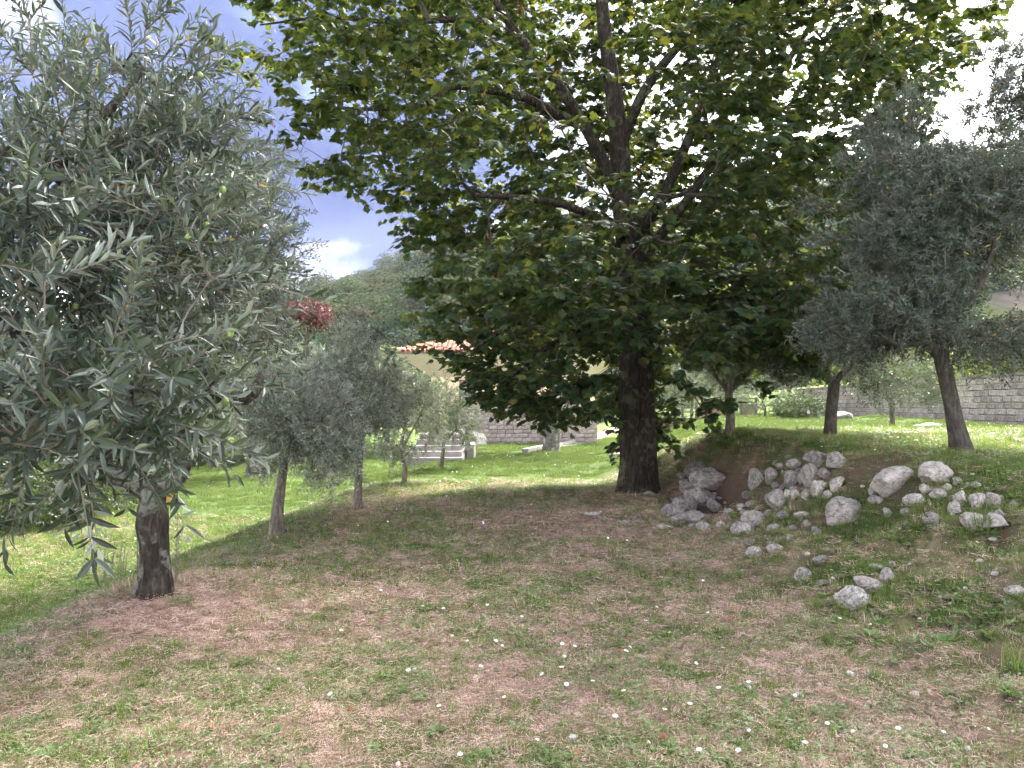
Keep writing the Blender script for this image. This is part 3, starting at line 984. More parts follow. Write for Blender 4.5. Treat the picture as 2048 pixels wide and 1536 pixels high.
# ------------------------------------------------------------------ the maple in the middle
def build_maple():
    rng = np.random.default_rng(11)
    b = ground_at(1275, 990)
    bx, by = b.x, 12.5
    bx = (1277 - CX) / FOC * by
    bz = hz(bx, by)
    d = by
    limbs = [
        [(bx, by, bz - .25, .40), (bx - .01, by, bz + .02, .35), (bx, by, bz + .35, .305), rp(1274, 850, d, .285), rp(1272, 740, d, .27), rp(1274, 640, d, .24),
         rp(1262, 520, d, .205), rp(1245, 390, d, .175), rp(1236, 260, d, .15), rp(1222, 150, d + .1, .13), rp(1205, 20, d + .2, .105),
         rp(1195, -160, d + .3, .10), rp(1210, -380, d + .2, .05), rp(1215, -520, d, .02)],
        [rp(1250, 420, d, .12), rp(1215, 345, d - .2, .11), rp(1180, 270, d - .4, .10), rp(1120, 175, d - .6, .085), rp(1055, 95, d - .8, .07), rp(1005, 25, d - .9, .055), rp(930, -110, d - 1, .04)],
        [rp(1165, 250, d - .45, .09), rp(1110, 228, d - .7, .08), rp(1050, 195, d - .9, .07), rp(960, 178, d - 1.1, .055), rp(900, 175, d - 1.2, .045), rp(860, 205, d - 1.3, .04), rp(760, 218, d - 1.5, .03), rp(650, 215, d - 1.6, .018)],
        [rp(1030, 70, d - .8, .05), rp(940, 40, d - 1, .045), rp(800, 45, d - 1.2, .035), rp(650, 35, d - 1.4, .025), rp(520, 50, d - 1.5, .012)],
        [rp(1250, 470, d, .10), rp(1330, 380, d + .3, .09), rp(1400, 220, d + .6, .075), rp(1450, 80, d + .8, .06), rp(1500, -60, d + 1, .04)],
        [rp(1265, 540, d, .09), rp(1360, 420, d + .2, .08), rp(1480, 250, d + .2, .065), rp(1570, 130, d + .3, .055), rp(1640, 20, d + .3, .04), rp(1720, -100, d + .3, .02)],
        [rp(1240, 300, d, .09), rp(1290, 180, d - .4, .08), rp(1380, 60, d - .8, .06), rp(1450, -60, d - 1.2, .04)],
        [rp(1262, 560, d, .08), rp(1215, 560, d - .5, .07), rp(1150, 590, d - 1.0, .05), rp(1040, 640, d - 1.6, .035), rp(960, 690, d - 1.9, .02)],
        [rp(1272, 640, d, .07), rp(1200, 640, d - .4, .055), rp(1120, 680, d - .8, .045), rp(1050, 730, d - 1.1, .03), rp(1000, 790, d - 1.3, .018)],
        [rp(1268, 600, d, .08), rp(1350, 560, d - .3, .06), rp(1440, 545, d - .5, .05), rp(1540, 560, d - .8, .03)],
        [rp(1262, 500, d, .08), rp(1300, 440, d - 1, .06), rp(1330, 400, d - 2.2, .045), rp(1360, 390, d - 3.2, .03)],
        [rp(1255, 480, d, .08), rp(1180, 430, d - 1, .06), rp(1080, 400, d - 1.8, .045), rp(950, 390, d - 2.4, .03)],
        [rp(1240, 330, d, .08), rp(1240, 300, d + 1.4, .06), rp(1260, 260, d + 3, .04)],
        [rp(1262, 520, d, .08), rp(1250, 540, d + 1.2, .05), rp(1230, 560, d + 2.6, .03)],
    ]
    zl = [.8, .95, 1.15, 1.55, 2.0, 2.8, 3.8, 4.15, 4.8, 5.4, 6.1, 7, 7.7, 9, 10.5, 11.8, 12.6]
    rl = [.9, 1.4, 2.1, 2.6, 3.2, 3.4, 3.8, 4.2, 4.4, 5.3, 5.75, 5.8, 6.6, 6.3, 5.4, 4.0, 1.5]
    rr = [.5, .9, 1.4, 2.0, 2.5, 2.9, 3.4, 3.6, 3.9, 4.2, 4.5, 5.0, 5.4, 5.6, 5.0, 3.8, 1.5]
    rf = [.8, 1.1, 1.6, 2.2, 2.7, 3.2, 3.7, 3.9, 4.2, 4.5, 4.8, 5.0, 5.2, 5.2, 4.8, 3.6, 1.4]
    A = []
    N = 3500
    cell = {}
    while len(A) < N:
        z = rng.uniform(.85, 12.4)
        ang = rng.uniform(0, 2 * math.pi)
        R_l, R_r, R_f = np.interp(z, zl, rl), np.interp(z, zl, rr), np.interp(z, zl, rf)
        c, s = math.cos(ang), math.sin(ang)
        a = R_r if c > 0 else R_l
        R = 1 / math.sqrt((c / a) ** 2 + (s / R_f) ** 2)
        R *= .99 + .22 * noise.noise(Vector((c * 2.2, s * 2.2, z * .8)))
        f = math.sqrt(rng.uniform(.05, 1)) if z > 3 else math.sqrt(rng.uniform(.25, 1))
        if rng.random() > (R / 6.8 + .1) * (1.7 if z < 3.4 else 1): continue
        q = np.array([bx + c * R * f, by + s * R * f, z - .18 * f * f * (1 if z < 4 else .3)])
        if noise.noise(Vector((q[0] * .75, q[1] * .75, q[2] * 1.5 + 4))) < -.20: continue
        if q[2] > 4.4 and rng.random() < .12: continue
        ppx, ppy = CX + q[0] / q[1] * FOC, HZ - (q[2] - EYE) / q[1] * FOC
        if ppy < -90 and rng.random() < .55: continue  # unseen upper crown thinned so more light reaches the foreground
        if q[1] < by - .3 and 985 < ppx < 1330 and ppy < 410 and rng.random() < .85: continue
        if q[2] < hz(q[0], q[1]) + .55: continue
        if ppx < 1235 and ppy > np.interp(ppx, [780, 820, 870, 950, 1000, 1130, 1235], [440, 580, 705, 765, 810, 840, 810]) and rng.random() < .93: continue
        if 850 < ppx < 1215 and ppy > 600 and rng.random() < (.5 if ppx < 1010 else .25): continue
        if ppy > 420 and rng.random() < .15: continue
        if ppx > 1325 and ppy > 715 and rng.random() < .95: continue
        if 1205 < ppx < 1330 and ppy > 690 and q[1] < by + .5: continue
        # the lowest boughs part round the trunk on the open side
        if q[2] < 2.3 and abs(q[0] - bx * q[1] / by) < .42 and q[1] < by: continue
        key = tuple((q / .22).astype(int))
        if key in cell: continue
        cell[key] = 1
        A.append(q)
    A = np.array(A)
    root, crown, (pos, tips, B, D) = make_tree(
        'maple_tree', 'tall dark-green maple with broad lobed leaves and thick trunk beside the stony bank', 'tree', None, limbs, A, (bx, by, 5.5), 'maple', 12,
        M['maple_leaf'], M['maple_bark'], M['maple_twig'], 300, .10, 6, zmin=2.0, step=.22, per=3, yellow=0, twig_r=.003, trunk_seg=56, r_tip=.006)
    # bunches of winged seeds hanging among the leaves
    g = Geo()
    for k in range(9):
        u = unit(rng.normal(size=(1, 3)) + np.array([[0, 0, -1.4]])); n_ = unit(np.cross(u, rng.normal(size=(1, 3))))
        V, F = leaves_mesh(rng.normal(size=(1, 3)) * .02 + u * .03, u, n_, np.array([.055]), np.array([.022]), T_LANCE1)
        g.add(V, F, 0, np.full(len(V), rng.random()))
    sm = g.mesh('samara_cluster', M['samara'])
    px, py, dd = project(pos[tips])
    cand = [i for i in np.argsort(dd) if 500 < px[i] < 1800 and 5 < py[i] < 620]
    cand = [cand[int(j)] for j in np.linspace(0, len(cand) * .75, 150)]
    cl = [i for i in cand if noise.noise(Vector(pos[tips[i]] * .9)) > -.05][:90]
    for i in cl:
        o = obj('samara_cluster', sm, crown)
        p = pos[tips[i]] - np.array(root.location)
        o.location = Vector(p) + Vector((0, -.12, -.05)); o.rotation_euler = (rng.uniform(-.4, .4), rng.uniform(-.4, .4), rng.uniform(0, 6.28))
        s = rng.uniform(.8, 1.5); o.scale = (s, s, s)
    return root


build_maple()


# ------------------------------------------------------------------ olive trees
def inside_left_edge(A, m):
    px, py, d = project(A)
    m = m + np.random.default_rng(len(A)).uniform(-75, 45, len(A))
    return A[px < np.interp(py, [-100, 0, 100, 180, 290, 380, 470, 600, 700], [290, 335, 405, 455, 525, 575, 580, 600, 640]) - m]


def near_olive():
    """its trunk stands outside the frame on the left; the boughs reach in close to the camera"""
    rng = np.random.default_rng(21)
    bx, by = -3.5, 2.9
    bz = hz(bx, by)
    limbs = [
        [(bx, by, bz - .2, .26), (bx, by, bz + .1, .2), (bx + .05, by, bz + .7, .16), (bx + .15, by + .02, bz + 1.3, .14)],
        [(bx + .15, by, bz + 1.25, .1), (-2.6, 2.55, 1.85, .075), rp(0, 420, 2.35, .045), rp(70, 365, 2.4, .035), rp(190, 250, 2.5, .020), rp(290, 140, 2.6, .005)],
        [(bx + .1, by, bz + 1.2, .09), (-2.5, 2.4, 1.6, .05), rp(-60, 640, 2.1, .03), rp(60, 700, 1.85, .016), rp(150, 800, 1.7, .008)],
        [(bx + .15, by, bz + 1.3, .1), (-2.8, 3.3, 2.5, .06), rp(150, 300, 3.3, .028), rp(320, 210, 3.3, .005)],
        [(bx + .1, by, bz + 1.3, .1), (-3.3, 2.9, 2.6, .06), (-2.95, 3.0, 3.3, .02), (-2.8, 3.05, 3.6, .004)],
    ]
    parts = []
    def reg(px, py, d, rx, ry, rz, w): p = ray(px, py, d); parts.append((tuple(p), (rx, ry, rz), w))
    reg(60, 600, 2.0, .5, .5, .36, 5)
    reg(60, 800, 1.66, .36, .25, .14, 3.4)
    reg(240, 830, 1.9, .20, .25, .10, 1.6)
    reg(200, 380, 2.5, .62, .55, .42, 5)
    reg(330, 210, 2.75, .40, .45, .40, 2.2)
    reg(100, 150, 2.6, .5, .5, .36, 2.4)
    reg(330, 560, 2.7, .42, .5, .5, 3.2)
    reg(420, 420, 3.0, .36, .5, .4, 2.0)
    reg(-250, 500, 2.6, .8, .8, .9, 5)
    reg(-500, 300, 3.2, 1.0, 1.0, .9, 4)
    A = inside_left_edge(ellipsoid_points(parts, 540, rng, .15, .40, 2.0, .07), 110)
    root, crown, (pos, tips, B, D) = make_tree(
        'olive_tree', 'nearest olive tree, silvery leaf sprays hanging in from the left edge', 'tree', None, limbs, A, (-2.4, 3.0, 2.1), 'olive', 22,
        M['olive_near'], M['olive_bark'], M['twig'], 300, .10, 5, zmin=.9, step=.09, tpl=T_LANCE, per=3,
        shoot=dict(Ls=(.12, .34), up=.28, droop=.15, spacing=.020, leaf=(.040, .068), wid=.21), yellow=.003, twig_r=.0018, r_tip=.0025)
    g = MB()
    fruit = bpy.data.meshes.new('fruit')
    import bmesh
    bm = bmesh.new(); bmesh.ops.create_uvsphere(bm, u_segments=10, v_segments=7, radius=1)
    for f in bm.faces: f.smooth = True
    bm.to_mesh(fruit); bm.free(); fruit.materials.append(M['olive_fruit'])
    px, py, dd = project(B)
    c = [i for i in np.argsort(dd) if 0 < px[i] < 560 and 120 < py[i] < 1000 and 1.7 < dd[i] < 3.2]
    for i in c[::max(1, len(c) // 60)][:60]:
        o = obj('olive_fruit', fruit, crown)
        o.location = Vector(B[i] - np.array(root.location)) + Vector((0, -.015, -.012)); o.scale = (.0075, .0075, .0105)
        o.rotation_euler = (rng.uniform(-.6, .6), rng.uniform(-.6, .6), 0)


near_olive()


def row_olive(label, base, trunk, limbs, parts, n, seed, bark, group, leafmat=None, n_single=0, per=3, shoot=None, amp=.1, ribs=0,
              zmin=None, tpl=None, gap=.36, name='olive_tree', step=.11, yellow=.004, edge=False, spacing=.1, r_tip=.003, twig_r=.002):
    rng = np.random.default_rng(seed)
    A = ellipsoid_points(parts, n, rng, .3, gap, 1.3, spacing)
    if edge: A = inside_left_edge(A, 45)
    c = np.average([p[0] for p in parts], axis=0, weights=[p[2] if len(p) > 2 else 1 for p in parts])
    return make_tree(name, label, 'tree', group, [trunk] + limbs, A, c, 'olive', seed, leafmat or M['olive_mid'], bark, M['twig'], n_single, amp, ribs,
                     zmin=zmin if zmin is not None else trunk[-1][2] - .1, step=step, tpl=tpl, per=per, shoot=shoot, yellow=yellow, r_tip=r_tip, twig_r=twig_r)


def E(px, py, d, wpx, hpx, dep, w=None):
    """an ellipsoid of foliage given where it shows, at its depth"""
    p = ray(px, py, d)
    a = (tuple(p), (wpx / FOC * d, dep, hpx / FOC * d))
    return a + ((w,) if w else ())


G_LEFT = 'olive trees in a row along the left terrace edge'
G_RIGHT = 'olive trees on the raised right lawn'


def left_olives():
    # the old olive with the dark trunk
    b = ground_at(312, 1188); d = b.y
    trunk = [(b.x, d, b.z - .2, .17), (b.x, d, b.z, .14), (b.x, d, b.z + .18, .105), rp(308, 1085, d, .10), rp(304, 1050, d, .115), rp(306, 1000, d, .10), rp(308, 975, d, .11)]
    limbs = [[rp(308, 985, d, .12), rp(345, 950, d, .105), rp(368, 890, d, .09), rp(392, 808, d, .075), rp(425, 745, d + .1, .06), rp(455, 690, d + .2, .05), rp(470, 590, d + .3, .03)],
             [rp(392, 808, d, .06), rp(440, 790, d - .1, .055), rp(490, 797, d - .1, .05), rp(515, 770, d - .1, .045), rp(522, 745, d, .02)],
             [rp(308, 985, d, .11), rp(265, 962, d, .095), rp(215, 945, d + .1, .08), rp(160, 880, d + .3, .06), rp(120, 780, d + .5, .04)],
             [rp(368, 890, d, .06), rp(330, 800, d - .4, .05), rp(300, 680, d - .5, .035)]]
    parts = [E(440, 620, d + .2, 130, 130, 1.0, 5), E(500, 480, d, 95, 120, .8, 4), E(330, 620, d - .2, 150, 170, 1.0, 4), E(470, 340, d + .3, 100, 120, .9, 3.2),
             E(560, 520, d + .4, 50, 90, .6, 1.6), E(180, 640, d + .4, 150, 190, 1.1, 3), E(300, 350, d + .3, 150, 140, 1.0, 3), E(230, 830, d + .2, 130, 80, .7, 2)]
    root, crown, _ = row_olive('old olive with dark gnarled trunk and forked limbs at lower left', b, trunk, limbs, parts, 900, 31, M['olive_bark'], G_LEFT, M['olive_mid'], 300, 3,
                               dict(Ls=(.14, .32), up=.15, droop=.3, spacing=.024, leaf=(.045, .068), wid=.20), .26, 5, edge=True, tpl=T_LANCE1, spacing=.09, zmin=trunk[-1][2])
    # thin shoots sprouting round its foot
    rng = np.random.default_rng(5)
    for k in range(16):
        px = rng.uniform(205, 292) if k < 13 else rng.uniform(335, 365)
        p = ground_at(px, rng.uniform(1150, 1180)); h = rng.uniform(.3, .68)
        g = Geo(); ln = 7
        t = np.linspace(0, 1, ln); lean = rng.normal(size=2) * .06
        P = np.stack([lean[0] * t ** 2, lean[1] * t ** 2, t * h - .02], 1)
        V, q = tube(P, np.linspace(.0055, .002, ln), 4); g.add(V, q, 1)
        m = int(h / .022)
        tt = np.repeat(np.linspace(.15, 1, m), 2); a = np.arange(2 * m) * math.pi + np.repeat(np.arange(m), 2) * 1.57 + rng.uniform(0, 6)
        Bp = np.stack([lean[0] * tt ** 2, lean[1] * tt ** 2, tt * h - .02], 1)
        Dd = np.stack([np.cos(a), np.sin(a), np.full(2 * m, .5)], 1)
        V, F = leaves_mesh(Bp, Dd, np.tile([0, 0, 1.], (2 * m, 1)), rng.uniform(.022, .04, 2 * m), rng.uniform(.008, .013, 2 * m), T_RHOMB)
        g.add(V, F, 0, np.repeat(rng.random(2 * m), 4))
        o = obj('sucker_shoot', g.mesh('sucker_shoot', [M['dark_leaf'], M['twig']]), root)
        o.location = p - Vector(root.location)
    sh = dict(Ls=(.12, .30), up=.18, droop=.22, spacing=.030, leaf=(.045, .068), wid=.29)
    # second: leaning pale trunk, split in two near the ground
    b = ground_at(550, 1072); d = b.y
    tr = [(b.x, d, b.z - .15, .10), (b.x, d, b.z + .02, .075), rp(551, 1020, d, .0464), rp(560, 970, d, .0440), rp(572, 920, d, .0400), rp(592, 880, d, .0360)]
    lb = [[(b.x + .05, d + .03, b.z - .05, .05), rp(562, 1020, d, .0320), rp(566, 975, d, .0304), rp(572, 930, d, .0240)],
          [rp(592, 880, d, .0320), rp(622, 855, d, .0280), rp(650, 835, d - .1, .0200), rp(690, 800, d, .0120)], [rp(585, 895, d, .0240), rp(560, 840, d + .2, .0200), rp(545, 780, d + .2, .0120)]]
    row_olive('leaning slender olive with pale twin-stemmed trunk, second in the left row', b, tr, lb,
              [E(590, 820, d, 105, 85, .9, 4), E(650, 870, d - .1, 75, 60, .6, 2), E(560, 760, d + .2, 70, 60, .6, 1.6), E(540, 890, d, 55, 55, .5, 1)], 250, 41, M['young_bark'], G_LEFT,
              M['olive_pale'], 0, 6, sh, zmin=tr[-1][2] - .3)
    # third
    b = ground_at(715, 1018); d = b.y
    tr = [(b.x, d, b.z - .15, .10), (b.x, d, b.z + .02, .075), rp(717, 960, d, .0464), rp(719, 920, d, .0464), rp(722, 880, d, .0360), rp(725, 820, d, .0280)]
    lb = [[rp(719, 925, d, .0360), rp(700, 900, d - .1, .0320), rp(682, 880, d - .2, .0200), rp(660, 830, d - .3, .0120)], [rp(722, 880, d, .0280), rp(755, 820, d + .2, .0200), rp(770, 770, d + .3, .0120)]]
    row_olive('upright grey olive with straight brown trunk, third in the left row', b, tr, lb,
              [E(705, 790, d, 85, 95, 1.1, 4), E(700, 700, d + .2, 55, 50, .7, 1.6), E(760, 800, d + .2, 60, 80, .8, 2), E(670, 915, d - .3, 60, 60, .7, 1.8), E(640, 760, d + .3, 50, 60, .7, 1.2)],
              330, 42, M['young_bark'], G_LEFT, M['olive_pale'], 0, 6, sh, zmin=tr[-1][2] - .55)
    b = ground_at(808, 970); d = b.y
    tr = [(b.x, d, b.z - .15, .09), (b.x, d, b.z + .02, .06), rp(810, 935, d, .0400), rp(800, 905, d, .0360), rp(806, 870, d, .0280), rp(815, 820, d, .0160)]
    row_olive('slim olive with thin curving dark trunk, fourth in the left row', b, tr, [[rp(800, 905, d, .0240), rp(830, 850, d, .0160), rp(850, 810, d, .0096)]],
              [E(812, 810, d, 62, 62, .9, 3), E(800, 880, d, 55, 45, .7, 1.4), E(850, 850, d + .3, 40, 50, .6, 1.2), E(790, 760, d + .4, 40, 40, .5, .8)], 230, 43, M['young_bark'], G_LEFT,
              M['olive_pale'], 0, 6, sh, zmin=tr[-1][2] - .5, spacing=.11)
    b = ground_at(883, 935); d = b.y
    tr = [(b.x, d, b.z - .15, .09), (b.x, d, b.z + .02, .065), rp(886, 905, d, .0440), rp(890, 880, d, .0400), rp(910, 862, d, .0280), rp(915, 830, d, .0160)]
    row_olive('farthest small olive of the left row beside the stone steps', b, tr, [[rp(890, 880, d, .0240), rp(880, 840, d, .0200), rp(872, 810, d, .0096)]],
              [E(890, 825, d, 55, 50, 1.0, 3), E(868, 790, d + .4, 40, 45, .6, 1.2), E(925, 850, d, 35, 40, .6, .8)], 200, 44, M['young_bark'], G_LEFT,
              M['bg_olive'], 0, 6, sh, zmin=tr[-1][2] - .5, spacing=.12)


left_olives()


def right_olives():
    sh = dict(Ls=(.14, .34), up=.15, droop=.25, spacing=.027, leaf=(.05, .075), wid=.25)
    b = ground_at(1922, 902); d = b.y
    tr = [(b.x, d, b.z - .15, .15), (b.x, d, b.z + .02, .11), rp(1912, 850, d, .084), rp(1900, 790, d, .076), rp(1888, 735, d, .076), rp(1882, 710, d, .074)]
    lb = [[rp(1884, 715, d, .065), rp(1850, 685, d, .055), rp(1800, 660, d - .1, .035), rp(1740, 600, d - .2, .02)],
          [rp(1883, 712, d, .065), rp(1900, 670, d, .055), rp(1930, 620, d - .2, .045), rp(1980, 520, d - .4, .03), rp(2010, 380, d - .5, .015)],
          [rp(1882, 712, d, .05), rp(1865, 640, d + .2, .04), rp(1850, 520, d + .3, .03), rp(1840, 380, d + .3, .015)],
          [rp(1850, 685, d, .03), rp(1800, 690, d - .6, .025), rp(1760, 670, d - 1.0, .015)]]
    parts = [E(1860, 520, d, 210, 150, 1.3, 6), E(1770, 430, d - .2, 140, 130, 1.0, 4), E(1950, 400, d, 160, 130, 1.2, 4), E(1760, 620, d - .4, 130, 90, .9, 3),
             E(1960, 620, d - .2, 120, 110, 1.0, 3), E(2030, 300, d + .2, 120, 100, 1.0, 3), E(2000, 160, d + .4, 110, 100, .8, 2.0), E(2070, 200, d + .2, 90, 140, .8, 2.0), E(1790, 270, d + .2, 60, 70, .6, 1.0), E(2120, 520, d + .2, 160, 220, 1.4, 4)]
    row_olive('large dark olive leaning left on the bank crest at the right edge', b, tr, lb, parts, 1000, 51, M['dark_bark'], G_RIGHT, M['olive_dark'], 300, 6, sh, .08, 4,
              tpl=T_LANCE1, gap=.49, spacing=.10, zmin=tr[-1][2] - .05)
    b = ground_at(1660, 872); d = b.y
    tr = [(b.x, d, b.z - .15, .13), (b.x, d, b.z + .02, .10), rp(1662, 830, d, .085), rp(1666, 790, d, .085), rp(1668, 768, d, .085)]
    lb = [[rp(1668, 770, d, .05), rp(1652, 745, d, .045), rp(1655, 690, d, .04), rp(1652, 630, d, .025)], [rp(1668, 768, d, .05), rp(1690, 740, d, .045), rp(1715, 715, d, .03), rp(1740, 680, d, .015)],
          [rp(1665, 768, d, .035), rp(1635, 752, d - .1, .03), rp(1600, 748, d - .2, .02), rp(1570, 735, d - .3, .012)]]
    row_olive('olive with short dark forked trunk in the middle of the right lawn', b, tr, lb,
              [E(1660, 650, d, 110, 75, 1.1, 4), E(1740, 700, d, 75, 60, .8, 2), E(1600, 720, d - .2, 60, 50, .7, 1.4), E(1690, 560, d + .2, 80, 60, .8, 1.6), E(1760, 770, d, 60, 25, .5, .5)],
              560, 52, M['dark_bark'], G_RIGHT, M['olive_mid'], 0, 3, sh, zmin=tr[-1][2] - .05, tpl=T_RHOMB)
    b = ground_at(1460, 866); d = b.y
    tr = [(b.x, d, b.z - .15, .12), (b.x, d, b.z + .02, .085), rp(1461, 830, d, .07), rp(1458, 785, d, .065), rp(1462, 750, d, .05), rp(1468, 690, d, .03)]
    row_olive('olive with grey trunk half hidden under the right side of the maple', b, tr, [[rp(1458, 785, d, .04), rp(1430, 750, d, .03), rp(1415, 710, d, .015)], [rp(1458, 785, d, .04), rp(1495, 750, d, .03), rp(1520, 710, d, .015)]],
              [E(1465, 690, d, 85, 75, 1.2, 3)], 300, 53, M['young_bark'], G_RIGHT, M['bg_olive'], 0, 3, sh, spacing=.12, zmin=tr[-2][2])
    b = ground_at(1381, 860); d = b.y
    tr = [(b.x, d, b.z - .15, .09), (b.x, d, b.z + .02, .065), rp(1383, 825, d, .05), rp(1385, 800, d, .05), rp(1388, 770, d, .03)]
    row_olive('small pale olive with thin trunk right behind the maple trunk', b, tr, [[rp(1385, 800, d, .03), rp(1365, 775, d, .02), rp(1350, 755, d, .01)], [rp(1385, 800, d, .03), rp(1410, 775, d, .02), rp(1425, 750, d, .01)]],
              [E(1388, 765, d, 58, 35, .9, 3), E(1350, 770, d, 30, 25, .5, .7)], 260, 54, M['young_bark'], G_RIGHT, M['bg_olive'], 0, 3, sh, spacing=.12, zmin=tr[-2][2] - .05)
    b = ground_at(1785, 858); d = b.y
    tr = [(b.x, d, b.z - .15, .08), (b.x, d, b.z + .02, .06), rp(1784, 820, d, .048), rp(1784, 780, d, .045), rp(1786, 750, d, .03)]
    row_olive('small olive with thin pale trunk in front of the block wall', b, tr, [[rp(1784, 780, d, .03), rp(1760, 755, d, .02), rp(1740, 740, d, .01)], [rp(1784, 780, d, .03), rp(1815, 760, d, .02), rp(1845, 750, d, .01)]],
              [E(1800, 755, d, 80, 48, 1.0, 3), E(1740, 735, d, 45, 35, .6, .8), E(1860, 770, d, 40, 35, .6, .8)], 320, 55, M['young_bark'], G_RIGHT, M['bg_olive'], 0, 3, sh, spacing=.12, zmin=tr[-2][2] - .05)


right_olives()


# ------------------------------------------------------------------ trees and shrubs farther off
def far_tree(label, px, py, trunk_px, crown, n, seed, leafmat, bark, r, group=None, name='tree', leaf=(.10, .16), wid=.5, d=None, cat='tree', per=3, Ls=(.3, .6)):
    """trunk foot at a photo spot, a few limbs, a crown of leaf sprays"""
    b = ground_at(px, py) if d is None else Vector(((px - CX) / FOC * d, d, hz((px - CX) / FOC * d, d)))
    d = b.y
    tr = [(b.x, d, b.z - .2, r * 1.5), (b.x, d, b.z + .05, r * 1.15)] + [rp(x, y, d, r * k) for (x, y), k in zip(trunk_px, np.linspace(1, .45, len(trunk_px)))]
    parts = [E(cx, cy, d + dd, w, h, dep, wt) for cx, cy, w, h, dep, dd, wt in crown]
    rng = np.random.default_rng(seed)
    A = ellipsoid_points(parts, n, rng, .3, .36, .9 if d > 20 else 1.5, .2)
    c = np.mean([p[0] for p in parts], axis=0)
    return make_tree(name, label, cat, group, [tr], A, c, 'olive', seed, leafmat, bark, M['twig'], 0, .10, 0, zmin=b.z - .1 if len(trunk_px) < 2 else rp(*trunk_px[-2], d, 0)[2],
                     step=.3, per=per, shoot=dict(Ls=Ls, up=.2, droop=.3, spacing=leaf[0] * .7, leaf=leaf, wid=wid), yellow=0, r_tip=.008, twig_r=.004, trunk_seg=14)


far_tree('tree with mottled brown trunk standing between the maple and the house', 1102, 902, [(1106, 860), (1110, 800), (1112, 740), (1105, 680), (1100, 560), (1110, 440)],
         [(1110, 560, 150, 120, 3, 0, 3), (1060, 640, 90, 60, 2, .5, 1), (1180, 620, 90, 70, 2, .3, 1)], 260, 61, M['bg_leaf'], M['mottled_bark'], .27)
far_tree('stout lichen-mottled trunk on the lower left lawn behind the olive row', 506, 956, [(506, 930), (504, 890), (502, 850), (500, 800)],
         [(490, 780, 90, 80, 2, 0, 3), (450, 830, 70, 55, 1.5, .5, 1.5)], 300, 62, M['bg_olive'], M['mottled_bark'], .21, leaf=(.06, .1), wid=.28)
far_tree('pale grey olive at the back of the lower left lawn', 430, 935, [(431, 905), (433, 885), (440, 860)],
         [(455, 850, 75, 48, 2, 0, 3), (400, 870, 45, 40, 1.5, .5, 1)], 260, 63, M['bg_olive'], M['young_bark'], .09, leaf=(.06, .1), wid=.26)
far_tree('red-leaved tree glowing above the olives against the hill', 618, 790, [(617, 740), (616, 690), (615, 650)],
         [(613, 628, 46, 20, 2.0, 0, 3), (590, 632, 22, 14, 1.5, 0, .7), (640, 633, 20, 12, 1.5, 0, .7)], 260, 64, M['red_leaf'], M['dark_bark'], .16, d=46, leaf=(.12, .2), wid=.5)
G_BACK = 'trees standing behind the lower left lawn'
for k, (px, d, top, wpx, mat, lb) in enumerate([
        (-60, 17, 700, 210, 'dark_leaf', 'dark leafy tree far left behind the nearest olive'),
        (120, 22, 640, 170, 'bg_leaf', 'green tree behind the old olive at far left'),
        (300, 30, 660, 150, 'bg_olive', 'grey-green tree behind the lawn, left of the mottled trunk'),
        (420, 36, 640, 120, 'bg_leaf', 'tall green tree behind the pale grey olive'),
        (560, 40, 660, 110, 'bg_olive', 'greyish tree left below the red tree'),
        (690, 44, 665, 90, 'bg_olive', 'pale grey-green tree right below the red tree'),
        (775, 52, 690, 70, 'bg_leaf', 'green bushy tree at the left corner of the house')]):
    hh = HZ + (EYE + 1.2) / d * FOC
    cy = (top + hh) / 2
    far_tree(lb, px, 0, [(px, hh - 40), (px + 4, (hh + cy) / 2), (px, cy)], [(px, cy - 10, wpx, (hh - top) * .42, 2.2, 0, 3), (px - wpx * .5, cy + 20, wpx * .6, (hh - top) * .3, 1.6, .6, 1), (px + wpx * .5, cy + 10, wpx * .6, (hh - top) * .33, 1.6, .4, 1)],
             300, 70 + k, M[mat], M['dark_bark'], .15, G_BACK, d=d, leaf=(.10, .17), wid=.36 if 'olive' in mat else .55)
G_SHRUB = 'shrubs along the lawn edges'
